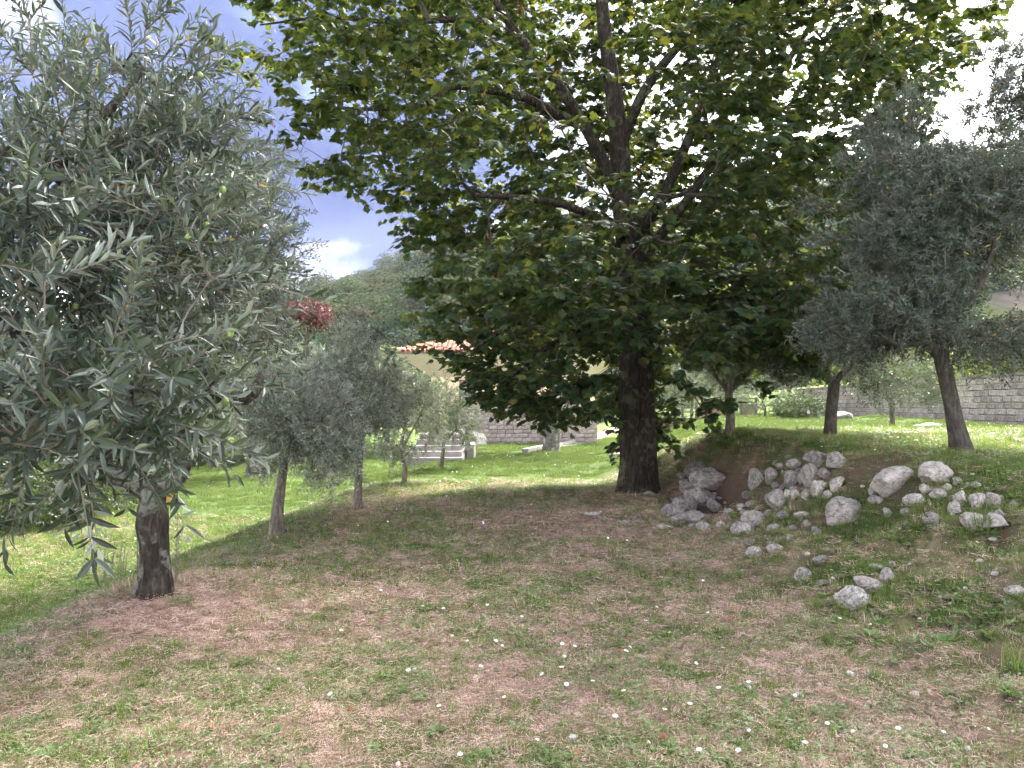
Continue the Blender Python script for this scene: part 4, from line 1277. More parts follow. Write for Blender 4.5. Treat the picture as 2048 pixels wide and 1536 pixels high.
for k, (px, d, top, wpx, mat, lb) in enumerate([
        (40, 13.5, 955, 130, 'dark_leaf', 'low dark shrub on the lower lawn at the left edge'),
        (170, 15.5, 930, 90, 'dark_leaf', 'dark shrub behind the fork of the old olive'),
        (340, 29, 880, 70, 'dark_leaf', 'dark hedge shrub beside the terracotta post'),
        (470, 31, 885, 60, 'bg_leaf', 'hedge shrub right of the pale grey olive'),
        (1330, 44, 770, 40, 'bg_olive', 'grey-green shrub behind the rail fence, nearest the maple trunk'),
        (1430, 46, 750, 60, 'bg_olive', 'tall grey-green shrub behind the right part of the rail fence'),
        (1530, 40, 760, 75, 'bg_olive', 'grey shrub between the rail fence and the pale boulders'),
        (1600, 34, 790, 45, 'dark_leaf', 'small dark bush left of the pale boulders'),
        (1700, 46, 690, 80, 'vine_leaf', 'yellow-green bush above the far end of the block wall'),
        (1860, 32, 690, 90, 'vine_leaf', 'yellow-green bush above the block wall behind the thin olive'),
        (1990, 28, 690, 80, 'vine_leaf', 'yellow-green bush above the near end of the block wall'),
        (2120, 27, 640, 100, 'vine_leaf', 'yellow-green bush above the wall at the right edge')]):
    x = (px - CX) / FOC * d
    foot = HZ + (EYE - hz(x, d)) / d * FOC
    far_tree(lb, px, 0, [(px, foot - (foot - top) * .3)], [(px, (foot * .45 + top * .55), wpx, (foot - top) * .5, 1.0, 0, 3), (px - wpx * .5, foot * .6 + top * .4, wpx * .5, (foot - top) * .35, .8, .2, 1), (px + wpx * .5, foot * .6 + top * .4, wpx * .5, (foot - top) * .35, .8, .2, 1)],
             200, 90 + k, M[mat], M['dark_bark'], .05, G_SHRUB, 'shrub', d=d, leaf=(.06, .11), wid=.3 if 'olive' in mat else .5, cat='shrub', Ls=(.2, .45))


# ------------------------------------------------------------------ the house
M['cream'] = plain_mat('cream plaster', (.80, .60, .42), .9, .10, 1.5)
M['soffit'] = plain_mat('soffit plaster', (.72, .58, .50), .9, .08, 1.5)
M['plinth'] = stone_mat('pinkish tuff block', (.40, .32, .28), (.58, .48, .43), (.70, .60, .55), 5, None, .95, .5, .02, .3)
M['mortar'] = plain_mat('mortar', (.36, .31, .28), .95, .2, 6)
M['concrete'] = plain_mat('grey stone', (.33, .295, .275), .9, .2, 5)
M['tufa'] = stone_mat('weathered tuff block', (.32, .265, .235), (.52, .445, .40), (.66, .58, .53), 6, None, .95, .6, .03, .35)
M['tufa_joint'] = plain_mat('dark joint', (.15, .125, .11), .95, .3, 8)
M['coping'] = stone_mat('mossy coping', (.16, .14, .12), (.29, .26, .23), (.40, .36, .33), 5, (.17, .16, .10))
M['timber'] = plain_mat('old timber', (.13, .10, .085), .85, .35, 6)
M['rust'] = plain_mat('rusty sheet', (.26, .17, .125), .85, .35, 3)
M['metal'] = plain_mat('green metal', (.12, .17, .17), .5, .15, 5)
M['window_dark'] = plain_mat('window glass', (.02, .022, .025), .15, .1, 2, .5)
M['shutter'] = plain_mat('brown shutter', (.16, .08, .05), .7, .15, 4)
M['post_clay'] = plain_mat('clay coloured wood', (.52, .30, .20), .85, .15, 9)


def tile_mat():
    m, nt, b = new_mat('clay tile')
    oi = nt.nodes.new('ShaderNodeObjectInfo'); at = nd(nt, 'ShaderNodeAttribute', attribute_name='rnd')
    ad = nd(nt, 'ShaderNodeMath', operation='ADD'); nt.links.new(oi.outputs['Random'], ad.inputs[0]); nt.links.new(at.outputs['Fac'], ad.inputs[1])
    fr = nd(nt, 'ShaderNodeMath', operation='FRACT'); nt.links.new(ad.outputs[0], fr.inputs[0])
    c = ramp(nt, fr.outputs[0], [(0, (.30, .10, .06)), (.5, (.46, .17, .10)), (1, (.58, .28, .18))])
    c = mixc(nt, .5, c, ramp(nt, noise_tex(nt, 7, 5), [(.35, (.5, .45, .42)), (.6, (1, 1, 1))]), 'MULTIPLY')
    nt.links.new(c, b.inputs['Base Color']); b.inputs['Roughness'].default_value = .9
    return m


M['tile'] = tile_mat()


def build_house():
    zb = -.95
    h = tag(empty('house', (0, 38, zb)), 'cream house with red tiled hip roof on a stone block base', 'house')
    def z(v): return v - zb
    x0, x1, dep = -4.0, 4.1, 9.5
    pt, wt, ev = z(.92), z(2.45), z(3.52)          # top of the stone base, top of the wall, eave height
    MB().box((x0 - .12, -.1, -.3), (x1 + .12, dep, pt)).build('plinth', M['mortar'], h)
    pl = h.children[0]
    rng = np.random.default_rng(2)
    blk = []
    for k in range(5):
        bm = MB(); j = lambda s: rng.uniform(-s, s)
        v = [(-.5 + j(.03), -.5, -.5 + j(.05)), (.5 + j(.03), -.5, -.5 + j(.05)), (.5 + j(.03), -.5, .5 + j(.05)), (-.5 + j(.03), -.5, .5 + j(.05))]
        f = [(x * .9, -.9 + j(.15), zz * .86) for x, _, zz in v]
        back = [(x, .5, zz) for x, _, zz in v]
        bm.add(f + v + back, [(0, 1, 2, 3), (4, 5, 1, 0), (5, 6, 2, 1), (6, 7, 3, 2), (7, 4, 0, 3), (8, 9, 5, 4), (9, 10, 6, 5), (10, 11, 7, 6), (11, 8, 4, 7)])
        blk.append(bm)
    meshes = [b.mesh('stone_block', M['plinth']) for b in blk]
    rows, H = 9, .205
    for r in range(rows):
        x = x0 - .12 - (.18 if r % 2 else 0)
        while x < x1 + .1:
            w = rng.uniform(.3, .46)
            a, b = max(x, x0 - .12), min(x + w, x1 + .12)
            if b - a > .1:
                o = obj('stone_block', meshes[rng.integers(5)], pl)
                o.location = ((a + b) / 2, -.13, .02 + (r + .5) * H); o.scale = (b - a - .025, .08, H - .025)
            x += w
    MB().box((x0 - .16, -.16, pt + .003), (x1 + .16, .02, pt + .11)).build('string_course', M['concrete'], h)
    MB().box((x0, .02, pt), (x1, dep - .1, wt)).build('wall', M['cream'], h)
    ov = 1.5
    # coved soffit from the wall head out to the eave
    a = [(x0, .02, wt), (x1, .02, wt), (x1, dep - .1, wt), (x0, dep - .1, wt)]
    b = [(x0 - ov, -ov, ev), (x1 + ov, -ov, ev), (x1 + ov, dep + ov, ev), (x0 - ov, dep + ov, ev)]
    MB().add(a + b, [(0, 1, 5, 4), (1, 2, 6, 5), (2, 3, 7, 6), (3, 0, 4, 7), (4, 5, 6, 7)]).build('soffit', M['soffit'], h)
    MB().box((x0 - ov - .02, -ov - .03, ev + .003), (x1 + ov + .02, -ov + .02, ev + .09)).build('fascia', M['timber'], h)
    p = .28
    half = (dep + 2 * ov) / 2
    rx0, rx1 = x0 - ov + half, x1 + ov - half
    zr = ev + .1 + half * p
    e = [(x0 - ov, -ov, ev + .1), (x1 + ov, -ov, ev + .1), (x1 + ov, dep + ov, ev + .1), (x0 - ov, dep + ov, ev + .1)]
    if rx1 < rx0: rx0 = rx1 = (rx0 + rx1) / 2
    e += [(rx0, -ov + half, zr), (rx1, -ov + half, zr)]
    roof = MB().add(e, [(0, 1, 5, 4), (1, 2, 5), (2, 3, 4, 5), (3, 0, 4)]).build('roof', M['tile'], h)
    # barrel tiles
    def tile(rnd):
        V, q = [], []
        for (yy, rr, zz) in ((0, .115, .03), (.48, .095, .0)):
            for k in range(6):
                a_ = math.pi * k / 5
                V.append((-math.cos(a_) * rr, yy, zz + math.sin(a_) * rr * .8))
        F = [(k, k + 1, k + 7, k + 6) for k in range(5)]
        return np.array(V), np.array(F)
    V, F = tile(0)
    tm = mesh_np('roof_tile', V, F, np.full(len(F), 4), M['tile'], {'rnd': np.full(len(V), .1)}, True)
    sl = math.atan(p)
    spots = []
    for c in range(int((x1 - x0 + 2 * ov) / .23)):
        x = x0 - ov + .12 + c * .23
        for r in range(18):
            t = r * .40
            yy = -ov + t * math.cos(sl)
            if t * math.cos(sl) > half - .3: break
            if x < x0 - ov + t * math.cos(sl) + .05 or x > x1 + ov - t * math.cos(sl) - .05: continue
            spots.append((x, yy - .06, ev + .12 + t * math.sin(sl), r, c))
    spots.sort(key=lambda s: s[3] * 1.6 + s[4] * .28)
    g = Geo()
    for k, (x, y, zz, r, c) in enumerate(spots):
        if k < 300:
            o = obj('roof_tile', tm, roof); o.location = (x, y, zz); o.rotation_euler = (sl, rng.normal() * .03, rng.normal() * .03)
        else:
            ca, sa = math.cos(sl), math.sin(sl)
            W = np.stack([V[:, 0] + x, V[:, 1] * ca - V[:, 2] * sa + y, V[:, 1] * sa + V[:, 2] * ca + zz], 1)
            g.add(W, F, 0, np.full(len(V), rng.random()))
    o = obj('roof_tile_field', g.mesh('roof_tile_field', M['tile'], True), roof); tag(o, kind='stuff')
    # hip tiles along the left hip
    for k in range(16):
        t = k * .42
        o = obj('ridge_tile', tm, roof); o.location = (x0 - ov + t * .98, -ov + t * .98, ev + .16 + t * p * .98); o.rotation_euler = (math.atan(p * .707), 0, math.radians(-45)); o.scale = (1.2, 1.1, 1.2)
    for wx, ww in ((-.35, .9), (2.2, .9), (-2.6, .8)):
        w = MB().box((wx, -.03, pt + .2), (wx + ww, .018, wt - .12)).build('window', M['shutter'], h)
        MB().box((wx + .07, -.045, pt + .27), (wx + ww - .07, -.033, wt - .19)).build('pane', M['window_dark'], w)
        MB().box((wx - .08, -.10, pt + .12), (wx + ww + .08, .016, pt + .197)).build('sill', M['concrete'], w)


build_house()


def build_steps():
    b = ground_at(868, 926, 24, 40)
    root = tag(empty('stone_steps', b), 'short flight of grey stone steps by the farthest left olive', 'steps')
    for k in range(5):
        MB().box((-.75 + .04 * k, k * .34, -.3), (.75 - .02 * k, 2.4, .14 * (k + 1))).build('step', M['concrete'], root) if k == 0 else \
            MB().box((-.75 + .05 * k, k * .34, .14 * k + .002), (.75 - .03 * k, 2.4 - .002 * k, .14 * (k + 1))).build('step', M['concrete'], root)
    MB().box((.80, 1.3, -.3), (1.0, 2.5, .40)).build('cheek_wall', M['concrete'], root)


build_steps()


def lumpy_wall(name, label, cat, pts, th, mat, rng, parent=None, n=40):
    """a rubble wall following photo spots (x, y, top height)"""
    P = catmull([(p.x, p.y, p.z, h) for p, h in pts], .3)
    g = Geo(); k = len(P)
    T = unit(np.gradient(P[:, :2], axis=0)); Nn = np.stack([T[:, 1], -T[:, 0]], 1)
    rows = []
    prof = [(th, -.3), (th * .95, .3), (th * .8, .7), (th * .5, 1), (-th * .5, 1), (-th, .4), (-th, -.3)]
    for w, f in prof:
        x = P[:, :2] + Nn * w; zz = P[:, 2] + P[:, 3] * f
        j = np.stack([fbm(x[:, 0] * 3, zz * 5 + 7, s, 3) - .5 for s in (4, 8, 12)], 1) * .22
        rows.append(np.concatenate([x, zz[:, None]], 1) + j)
    V = np.stack(rows, 1).reshape(-1, 3); m = len(prof)
    i = np.arange(k * m).reshape(k, m)
    q = np.stack([i[:-1, :-1], i[1:, :-1], i[1:, 1:], i[:-1, 1:]], -1).reshape(-1, 4)
    g.add(V, q)
    o = obj(name, g.mesh(name, mat), parent)
    return tag(o, label, cat)


RW = np.random.default_rng(8)
lumpy_wall('rubble_wall', 'pale curved rubble wall at the left foot of the house', 'wall', [(Vector((-3.9, 33.5, -1.0)), .5), (Vector((-3.0, 33.2, -.95)), .85), (Vector((-2.0, 33.3, -.85)), .95), (Vector((-1.35, 34, -.8)), .7)], .35, M['limestone'], RW)
cp = [ground_at(px, py) for px, py in ((1050, 908), (1090, 899), (1125, 893), (1165, 882), (1205, 868), (1240, 853))]
cb = tag(empty('stone_kerb', cp[0]), 'low pale stone kerb climbing right towards the maple trunk', 'kerb')
C = catmull([(p.x, p.y, p.z, 0) for p in cp], .55)
for a, b_ in zip(C[:-1], C[1:]):
    v = Vector(b_[:3]) - Vector(a[:3]); L_ = v.length
    o = MB().box((.01, -.11, -.1), (L_ - .02, .11, .17)).build('kerb_stone', M['concrete'], cb)
    o.rotation_euler = (0, -math.asin(v.z / L_), math.atan2(v.y, v.x)); o.location = Vector(a[:3]) - cb.location


def strip(name, L_pts, R_pts, mat, label, up=.012):
    V, F = [], []
    n = 24; k = len(L_pts)
    Lp = catmull([(*p, 0, 0) for p in L_pts], .5); Rp = catmull([(*p, 0, 0) for p in R_pts], .5)
    m = min(len(Lp), len(Rp))
    Lp = Lp[np.linspace(0, len(Lp) - 1, m).astype(int)]; Rp = Rp[np.linspace(0, len(Rp) - 1, m).astype(int)]
    t = np.linspace(0, 1, n)[None, :, None]
    G_ = Lp[:, None, :2] * (1 - t) + Rp[:, None, :2] * t
    zz = height(G_[..., 0].ravel(), G_[..., 1].ravel()) + up
    i = np.arange(m * n).reshape(m, n)
    q = np.stack([i[:-1, :-1], i[:-1, 1:], i[1:, 1:], i[1:, :-1]], -1).reshape(-1, 4)
    o = obj(name, mesh_np(name, np.concatenate([G_.reshape(-1, 2), zz[:, None]], 1), q, np.full(len(q), 4), mat, None, True))
    return tag(o, label, None, None, 'structure')


M['path'] = plain_mat('pale path', (.52, .44, .40), .95, .15, 4)
strip('path', [(p.x, p.y + .15) for p in cp], [(p.x + 1.2, max(p.y + 2.2, 34)) for p in cp], M['path'], 'pale path between the kerb and the house', .05)


# ------------------------------------------------------------------ block wall on the right
def build_wall():
    rng = np.random.default_rng(4)
    y0, y1 = 17.0, 44.0
    base = (float(wall_x(y0)), y0, hz(float(wall_x(y0)) - .4, y0))
    root = tag(empty('block_wall', base), 'long grey-pink tuff block wall with mossy coping along the right lawn', 'wall')
    H, CH, n = 1.46, .182, 8
    dirv = Vector((float(wall_x(y1) - wall_x(y0)), y1 - y0, 0)); Lw = dirv.length; dirv.normalize()
    nrm = Vector((-dirv.y, dirv.x, 0))                     # towards the lawn
    def zbase(s):
        y = y0 + dirv.y * s
        return float(np.interp(y, [17, 21, 41, 45], [.72, .66, .38, .33])) - base[2]
    core, cop = MB(), MB()
    ns = 60
    for k in range(ns):
        s0, s1 = Lw * k / ns, Lw * (k + 1) / ns
        for mb, w0, w1, za, zb_ in ((core, -.30, -.035, -.5, H), (cop, -.33, .02, H + .003, H + .10)):
            vs = []
            for s in (s0, s1):
                p = dirv * s; zz = zbase(s)
                j = rng.uniform(-.012, .012) if mb is cop else 0
                vs += [(p + nrm * w0 + Vector((0, 0, zz + za))), (p + nrm * w1 + Vector((0, 0, zz + za))), (p + nrm * w1 + Vector((0, 0, zz + zb_ + j))), (p + nrm * w0 + Vector((0, 0, zz + zb_ + j)))]
            mb.add(vs, [(0, 1, 2, 3), (4, 7, 6, 5), (1, 5, 6, 2), (2, 6, 7, 3), (0, 3, 7, 4)])
    core.build('wall_core', M['tufa_joint'], root)
    cop.build('coping', M['coping'], root)
    blk = []
    for k in range(6):
        j = lambda s: rng.uniform(-s, s)
        v = [(-.5 + j(.02), 0, -.5 + j(.06)), (.5 + j(.02), 0, -.5 + j(.06)), (.5 + j(.02), 0, .5 + j(.06)), (-.5 + j(.02), 0, .5 + j(.06))]
        mid = [(x, .75, zz) for x, _, zz in v]
        f = [(x * .93, 1 + j(.15), zz * .80) for x, _, zz in v]
        blk.append(MB().add(v + mid + f, [(8, 11, 10, 9), (0, 4, 5, 1), (1, 5, 6, 2), (2, 6, 7, 3), (3, 7, 4, 0), (4, 8, 9, 5), (5, 9, 10, 6), (6, 10, 11, 7), (7, 11, 8, 4)]).mesh('block', M['tufa']))
    spots = []
    for r in range(n):
        s = -rng.uniform(0, .4)
        while s < Lw:
            w = rng.uniform(.38, .62)
            spots.append((s + w / 2, r, w)); s += w
    spots.sort()
    spots = [q for q in spots if q[0] > 1.0]
    ang = math.atan2(dirv.y, dirv.x)
    g = Geo()
    for k, (s, r, w) in enumerate(spots):
        p = dirv * s + nrm * (-.036) + Vector((0, 0, zbase(s) + (r + .5) * CH))
        me = blk[int(rng.integers(6))]
        sc_ = (w - .022, .04 + rng.uniform(0, .02), CH - .018)
        if k < 300:
            o = obj('block', me, root); o.location = p; o.rotation_euler = (0, 0, ang); o.scale = sc_
        else:
            V = np.array([v.co for v in me.vertices]) * np.array(sc_)
            V = V @ np.array([[dirv.x, dirv.y, 0], [nrm.x, nrm.y, 0], [0, 0, 1]]) + np.array(p)
            g.add(V, np.array([f.vertices[:] for f in me.polygons]))
    o = obj('block_field', g.mesh('block_field', M['tufa']), root); tag(o, kind='stuff')
    # fence posts above the wall
    for k, s in enumerate((3.4, 6.2, 9.4, 13, 17)):
        p = Vector(base) + dirv * s + nrm * (-.9)
        top = hz(p.x, p.y)
        V, q = tube(np.array([[0, 0, -.4], [0, 0, 1.35]]), [.025, .025], 8)
        g2 = Geo(); g2.add(V, q)
        V, q = tube(np.array([[0, 0, 1.35], [.02, 0, 1.38], [.02, 0, 1.39]]), [.03, .03, .001], 8); g2.add(V, q)
        o = obj('fence_post', g2.mesh('fence_post', M['metal'])); o.location = (p.x, p.y, top)
        tag(o, ['metal fence post above the wall, nearest the right edge', 'second metal fence post above the block wall from the right', 'third metal fence post above the block wall from the right',
                'fourth metal fence post above the block wall from the right', 'farthest metal fence post above the block wall'][k], 'post', 'metal posts above the block wall')


build_wall()


def rail_fence():
    d = 43
    xs = [(px - CX) / FOC * d for px in (1308, 1335, 1365, 1393, 1422, 1452, 1482, 1512)]
    root = tag(empty('rail_fence', (xs[0], d, hz(xs[0], d))), 'brown rail fence with rusty panels at the far end of the right lawn', 'fence')
    for k, x in enumerate(xs):
        z0 = hz(x, d) - root.location.z
        MB().box((x - xs[0] - .06, -.06, z0 - .2), (x - xs[0] + .06, .06, z0 + .98)).build('fence_post', M['timber'], root)
        if k < len(xs) - 1:
            w = xs[k + 1] - x
            if k % 3 != 2: MB().box((x - xs[0] + .07, .0, z0 + .02), (x - xs[0] + w - .07, .03, z0 + .62)).build('panel', M['rust'], root)
            for zz in (.66, .88): MB().box((x - xs[0] + .062, -.03, z0 + zz), (x - xs[0] + w - .062, .03, z0 + zz + .07)).build('rail', M['timber'], root)


rail_fence()


def left_posts():
    b = ground_at(372, 957)
    g = Geo()
    P = np.array([[0, 0, -.2], [0, 0, .1], [.01, 0, .35], [-.01, 0, .62], [0, 0, .95], [0, 0, 1.0]])
    V, q = tube(P, [.085, .08, .085, .075, .08, .001], 12); g.add(rough_trunk(V, 12, 6, .08, RW), q)
    o = obj('timber_post', g.mesh('timber_post', M['post_clay'], True)); o.location = b
    tag(o, 'terracotta coloured wooden post on the lower left lawn', 'post')
    for k, (px, lb) in enumerate(((395, 'thin metal mesh-fence post right of the terracotta post'), (412, 'thin metal mesh-fence post below the pale grey olive'), (478, 'thin dark mesh-fence post left of the mottled trunk'), (330, 'thin metal mesh-fence post behind the old olive'))):
        d = 30
        x = (px - CX) / FOC * d
        V, q = tube(np.array([[0, 0, -.3], [0, 0, 1.25], [0, 0, 1.27]]), [.03, .03, .001], 8)
        g = Geo(); g.add(V, q)
        o = obj('fence_post', g.mesh('fence_post', M['metal'])); o.location = (x, d, hz(x, d))
        tag(o, lb, 'post', 'mesh fence posts behind the lower lawn')


left_posts()


# ------------------------------------------------------------------ rocks
import bmesh


def rock_mesh(seed, mat, sub=3, ang=.5):
    rng = np.random.default_rng(seed)
    bm = bmesh.new(); bmesh.ops.create_icosphere(bm, subdivisions=sub, radius=1)
    planes = [(unit(rng.normal(size=3)), rng.uniform(.48, .85)) for _ in range(11)]
    o = Vector(rng.uniform(0, 60, 3))
    for v in bm.verts:
        p = np.array(v.co)
        for n_, dd in planes:
            e = p @ n_ - dd
            if e > 0: p = p - n_ * e * (.97 if ang > .3 else .75)
        q = Vector(p)
        f = 1 + .10 * noise.noise(q * 1.3 + o) + .07 * noise.noise(q * 3.2 + o) + .04 * noise.noise(q * 7 + o) + .02 * noise.noise(q * 15 + o)
        v.co = q * f
    me = bpy.data.meshes.new('rock'); bm.to_mesh(me); bm.free()
    me.materials.append(mat)
    me.polygons.foreach_set('use_smooth', [sub >= 4] * len(me.polygons))
    me.update()
    return me


ROCKS = [  # photo centre, width, height, stone, label
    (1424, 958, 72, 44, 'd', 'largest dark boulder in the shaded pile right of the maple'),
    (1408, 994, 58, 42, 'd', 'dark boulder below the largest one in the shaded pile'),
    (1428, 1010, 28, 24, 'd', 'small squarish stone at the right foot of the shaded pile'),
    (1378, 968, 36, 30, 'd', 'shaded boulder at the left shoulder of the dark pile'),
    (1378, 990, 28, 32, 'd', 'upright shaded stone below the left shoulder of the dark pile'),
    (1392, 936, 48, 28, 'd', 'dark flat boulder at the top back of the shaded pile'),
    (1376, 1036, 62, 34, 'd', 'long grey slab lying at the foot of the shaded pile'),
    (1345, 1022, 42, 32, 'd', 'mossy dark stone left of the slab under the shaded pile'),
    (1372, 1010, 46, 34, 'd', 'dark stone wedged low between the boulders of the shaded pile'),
    (1515, 954, 30, 42, 'm', 'rough pitted stone standing at the left of the pale heap'),
    (1545, 952, 26, 30, 'l', 'roundish stone right of the rough pitted one'),
    (1588, 928, 28, 21, 'l', 'pale stone high at the top left of the pale heap'),
    (1584, 958, 30, 36, 'm', 'tilted dark-edged slab in the middle of the pale heap'),
    (1621, 951, 36, 48, 'l', 'tall leaning pale slab at the centre of the heap'),
    (1634, 916, 42, 32, 'l', 'pale angular block topmost on the bank heap'),
    (1673, 923, 46, 32, 'l', 'pale wedge-shaped block at the top right of the heap'),
    (1654, 946, 24, 24, 'l', 'small rounded stone under the topmost blocks'),
    (1675, 965, 26, 28, 'l', 'egg-shaped pale stone at the right end of the heap'),
    (1638, 974, 24, 32, 'l', 'knobbly white stone at the lower right of the heap'),
    (1655, 990, 18, 18, 'l', 'small white stone under the egg-shaped one'),
    (1556, 1000, 38, 46, 'l', 'large rounded grey-white stone below the left of the heap'),
    (1576, 989, 18, 19, 'l', 'first small stone in the row right of the rounded grey-white stone'),
    (1592, 991, 22, 21, 'l', 'second small stone in the row below the heap'),
    (1617, 989, 27, 21, 'l', 'third and widest stone in the row below the heap'),
    (1590, 975, 19, 10, 'l', 'thin flat stone lying on the row below the heap'),
    (1687, 1018, 66, 52, 'l', 'big round pale boulder low on the bank in front of the heap'),
    (1789, 960, 88, 52, 'l', 'biggest grey flat-topped boulder on the right bank'),
    (1873, 942, 62, 44, 'l', 'cracked pale boulder right of the biggest one'),
    (1835, 1001, 42, 24, 'l', 'rough pale stone below the biggest boulder'),
    (1881, 987, 30, 20, 'l', 'tilted white stone below the cracked boulder'),
    (1921, 994, 29, 31, 'l', 'pale stone left of the pair at the right end'),
    (1954, 999, 32, 34, 'l', 'left stone of the pale pair at the right end'),
    (1987, 998, 30, 33, 'l', 'right stone of the pale pair at the right end'),
    (1945, 1040, 46, 38, 'l', 'half-buried pale boulder behind long grass near the right edge'),
    (1992, 1040, 56, 28, 'l', 'long pale stone beside the half-buried boulder, right edge'),
    (1497, 988, 26, 15, 'd', 'small dark stone between the two heaps'),
    (1502, 1006, 17, 15, 'm', 'small grey stone under the dark one between the heaps'),
    (1513, 1033, 42, 32, 'l', 'jagged white stone below the gap between the heaps'),
    (1487, 1055, 44, 32, 'l', 'smooth grey-white stone left of the jagged one'),
    (1461, 1023, 20, 15, 'm', 'small tan stone left of the jagged white one'),
    (1552, 1056, 26, 19, 'l', 'small grey stone in the grass right of the smooth one'),
    (1567, 1031, 24, 12, 'm', 'flat tan stone under the rounded grey-white stone'),
    (1603, 1029, 30, 15, 'l', 'flat pale stone left of the big round boulder'),
    (1633, 1065, 18, 24, 'm', 'upright mossy stone under the big round boulder'),
    (1510, 1106, 27, 25, 'l', 'left of two pale stones at the edge of the dry lawn'),
    (1552, 1096, 42, 23, 'l', 'right, longer of two pale stones at the lawn edge'),
    (1410, 1053, 34, 19, 'l', 'grey stone at the foot of the long slab'),
    (1333, 1055, 28, 14, 'l', 'small grey stone at the left end of the rocks'),
    (1738, 1166, 56, 36, 'l', 'upper grey boulder of the low trio on the right bank'),
    (1779, 1154, 28, 34, 'l', 'upright pinkish stone of the low trio'),
    (1706, 1196, 60, 48, 'm', 'lowest and largest boulder of the low trio'),
    (1758, 1133, 26, 9, 'l', 'thin flat stone above the low trio'),
    (1785, 1129, 18, 12, 'l', 'small white stone above the upright pinkish one'),
    (1643, 1119, 24, 20, 'm', 'flat mossy stone sunk in the bank, upper of two'),
    (1607, 1151, 30, 34, 'm', 'flat mossy stone sunk in the bank, lower of two'),
    (1650, 1166, 28, 10, 'l', 'low flat stone left of the low trio'),
    (1914, 961, 18, 15, 'l', 'small pale stone right of the cracked boulder'),
    (1748, 998, 20, 18, 'l', 'small pale stone under the biggest boulder'),
    (2032, 1180, 32, 20, 'l', 'broken white stone at the right edge above the bare soil'),
    (2030, 1208, 28, 14, 'l', 'flat white stone at the right edge under the broken one'),
    (1182, 1028, 38, 14, 'l', 'flat pale stone alone in the grass left of the maple foot'),
    (1250, 1046, 20, 12, 'm', 'small stone in front of the maple foot'),
    (1281, 1037, 26, 12, 'd', 'low dark stone right in front of the maple foot'),
    (1300, 988, 30, 14, 'd', 'dark sunken stone against the right of the maple trunk'),
    (1230, 912, 30, 16, 'l', 'pale outcrop on the slope left of the maple trunk'),
    (1618, 826, 34, 22, 'f', 'left pale boulder near the far block wall'),
    (1648, 828, 44, 24, 'f', 'middle sloping pale boulder near the far block wall'),
    (1682, 832, 40, 18, 'f', 'right pale boulder near the far block wall'),
    (1862, 851, 40, 10, 'm', 'low tan rock at the foot of the block wall'),
    (1835, 853, 26, 9, 'm', 'small tan rock left of the low one at the wall foot'),
    (1746, 1351, 22, 16, 'l', 'lone white stone on the dry lawn at lower right'),
]
for k, (px, py, w, h, kind, lb) in enumerate(ROCKS):
    p = ground_at(px, py + h * .36)
    d = p.y
    W, H_ = w * 1.08 / FOC * d, h * 1.08 / FOC * d
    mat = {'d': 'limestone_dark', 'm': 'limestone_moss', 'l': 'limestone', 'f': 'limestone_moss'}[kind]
    rng = np.random.default_rng(500 + k)
    me = rock_mesh(500 + k, M[mat], 4 if w > 34 else 3, .5 if rng.random() < .7 else .2)
    lo, hi = np.array([v.co for v in me.vertices]).min(0), np.array([v.co for v in me.vertices]).max(0)
    ext = (hi - lo) / 2
    o = obj('rock', me)
    o.scale = (W / 2 / ext[0] * 1.03, (W * .36 + H_ * .14) / ext[1], H_ / 2 / ext[2] * 1.08)
    o.rotation_euler = (rng.uniform(-.12, .12), rng.uniform(-.15, .15), rng.uniform(-.3, .3))
    zc = EYE + (HZ - py) / FOC * d
    o.location = (p.x, d + .02, max(zc - H_ * .10, hz(p.x, d) + H_ * .06))
    tag(o, lb, 'rock', 'limestone rocks strewn on the bank')
# small stones wedged between the larger ones of the heaps
FR = [rock_mesh(940 + k, M['limestone_moss' if k % 2 else 'limestone'], 2, .5) for k in range(6)]
rng = np.random.default_rng(70)
for cx, cy, rx, ry, n, lb, gr in ((1400, 985, 60, 45, 16, 'small stone wedged in the shaded boulder pile', 'small stones in the shaded pile'),
                                  (1600, 955, 85, 42, 26, 'small stone wedged in the pale heap on the bank', 'small stones in the pale heap'),
                                  (1490, 1050, 130, 45, 26, 'small stone scattered at the foot of the heaps', 'small stones at the foot of the heaps'),
                                  (1880, 1010, 150, 55, 22, 'small stone scattered below the biggest boulders', 'small stones below the biggest boulders')):
    for k in range(n):
        a, r = rng.uniform(0, 6.28), math.sqrt(rng.random())
        p = ground_at(cx + math.cos(a) * rx * r, cy + math.sin(a) * ry * r)
        o = obj('stone', FR[rng.integers(6)]); s_ = rng.uniform(.025, .065)
        o.location = p + Vector((0, 0, s_ * .2)); o.scale = (s_ * rng.uniform(1, 1.5), s_, s_ * rng.uniform(.6, 1)); o.rotation_euler = (rng.normal() * .4, rng.normal() * .4, rng.uniform(0, 6))
        tag(o, lb, 'stone', gr)
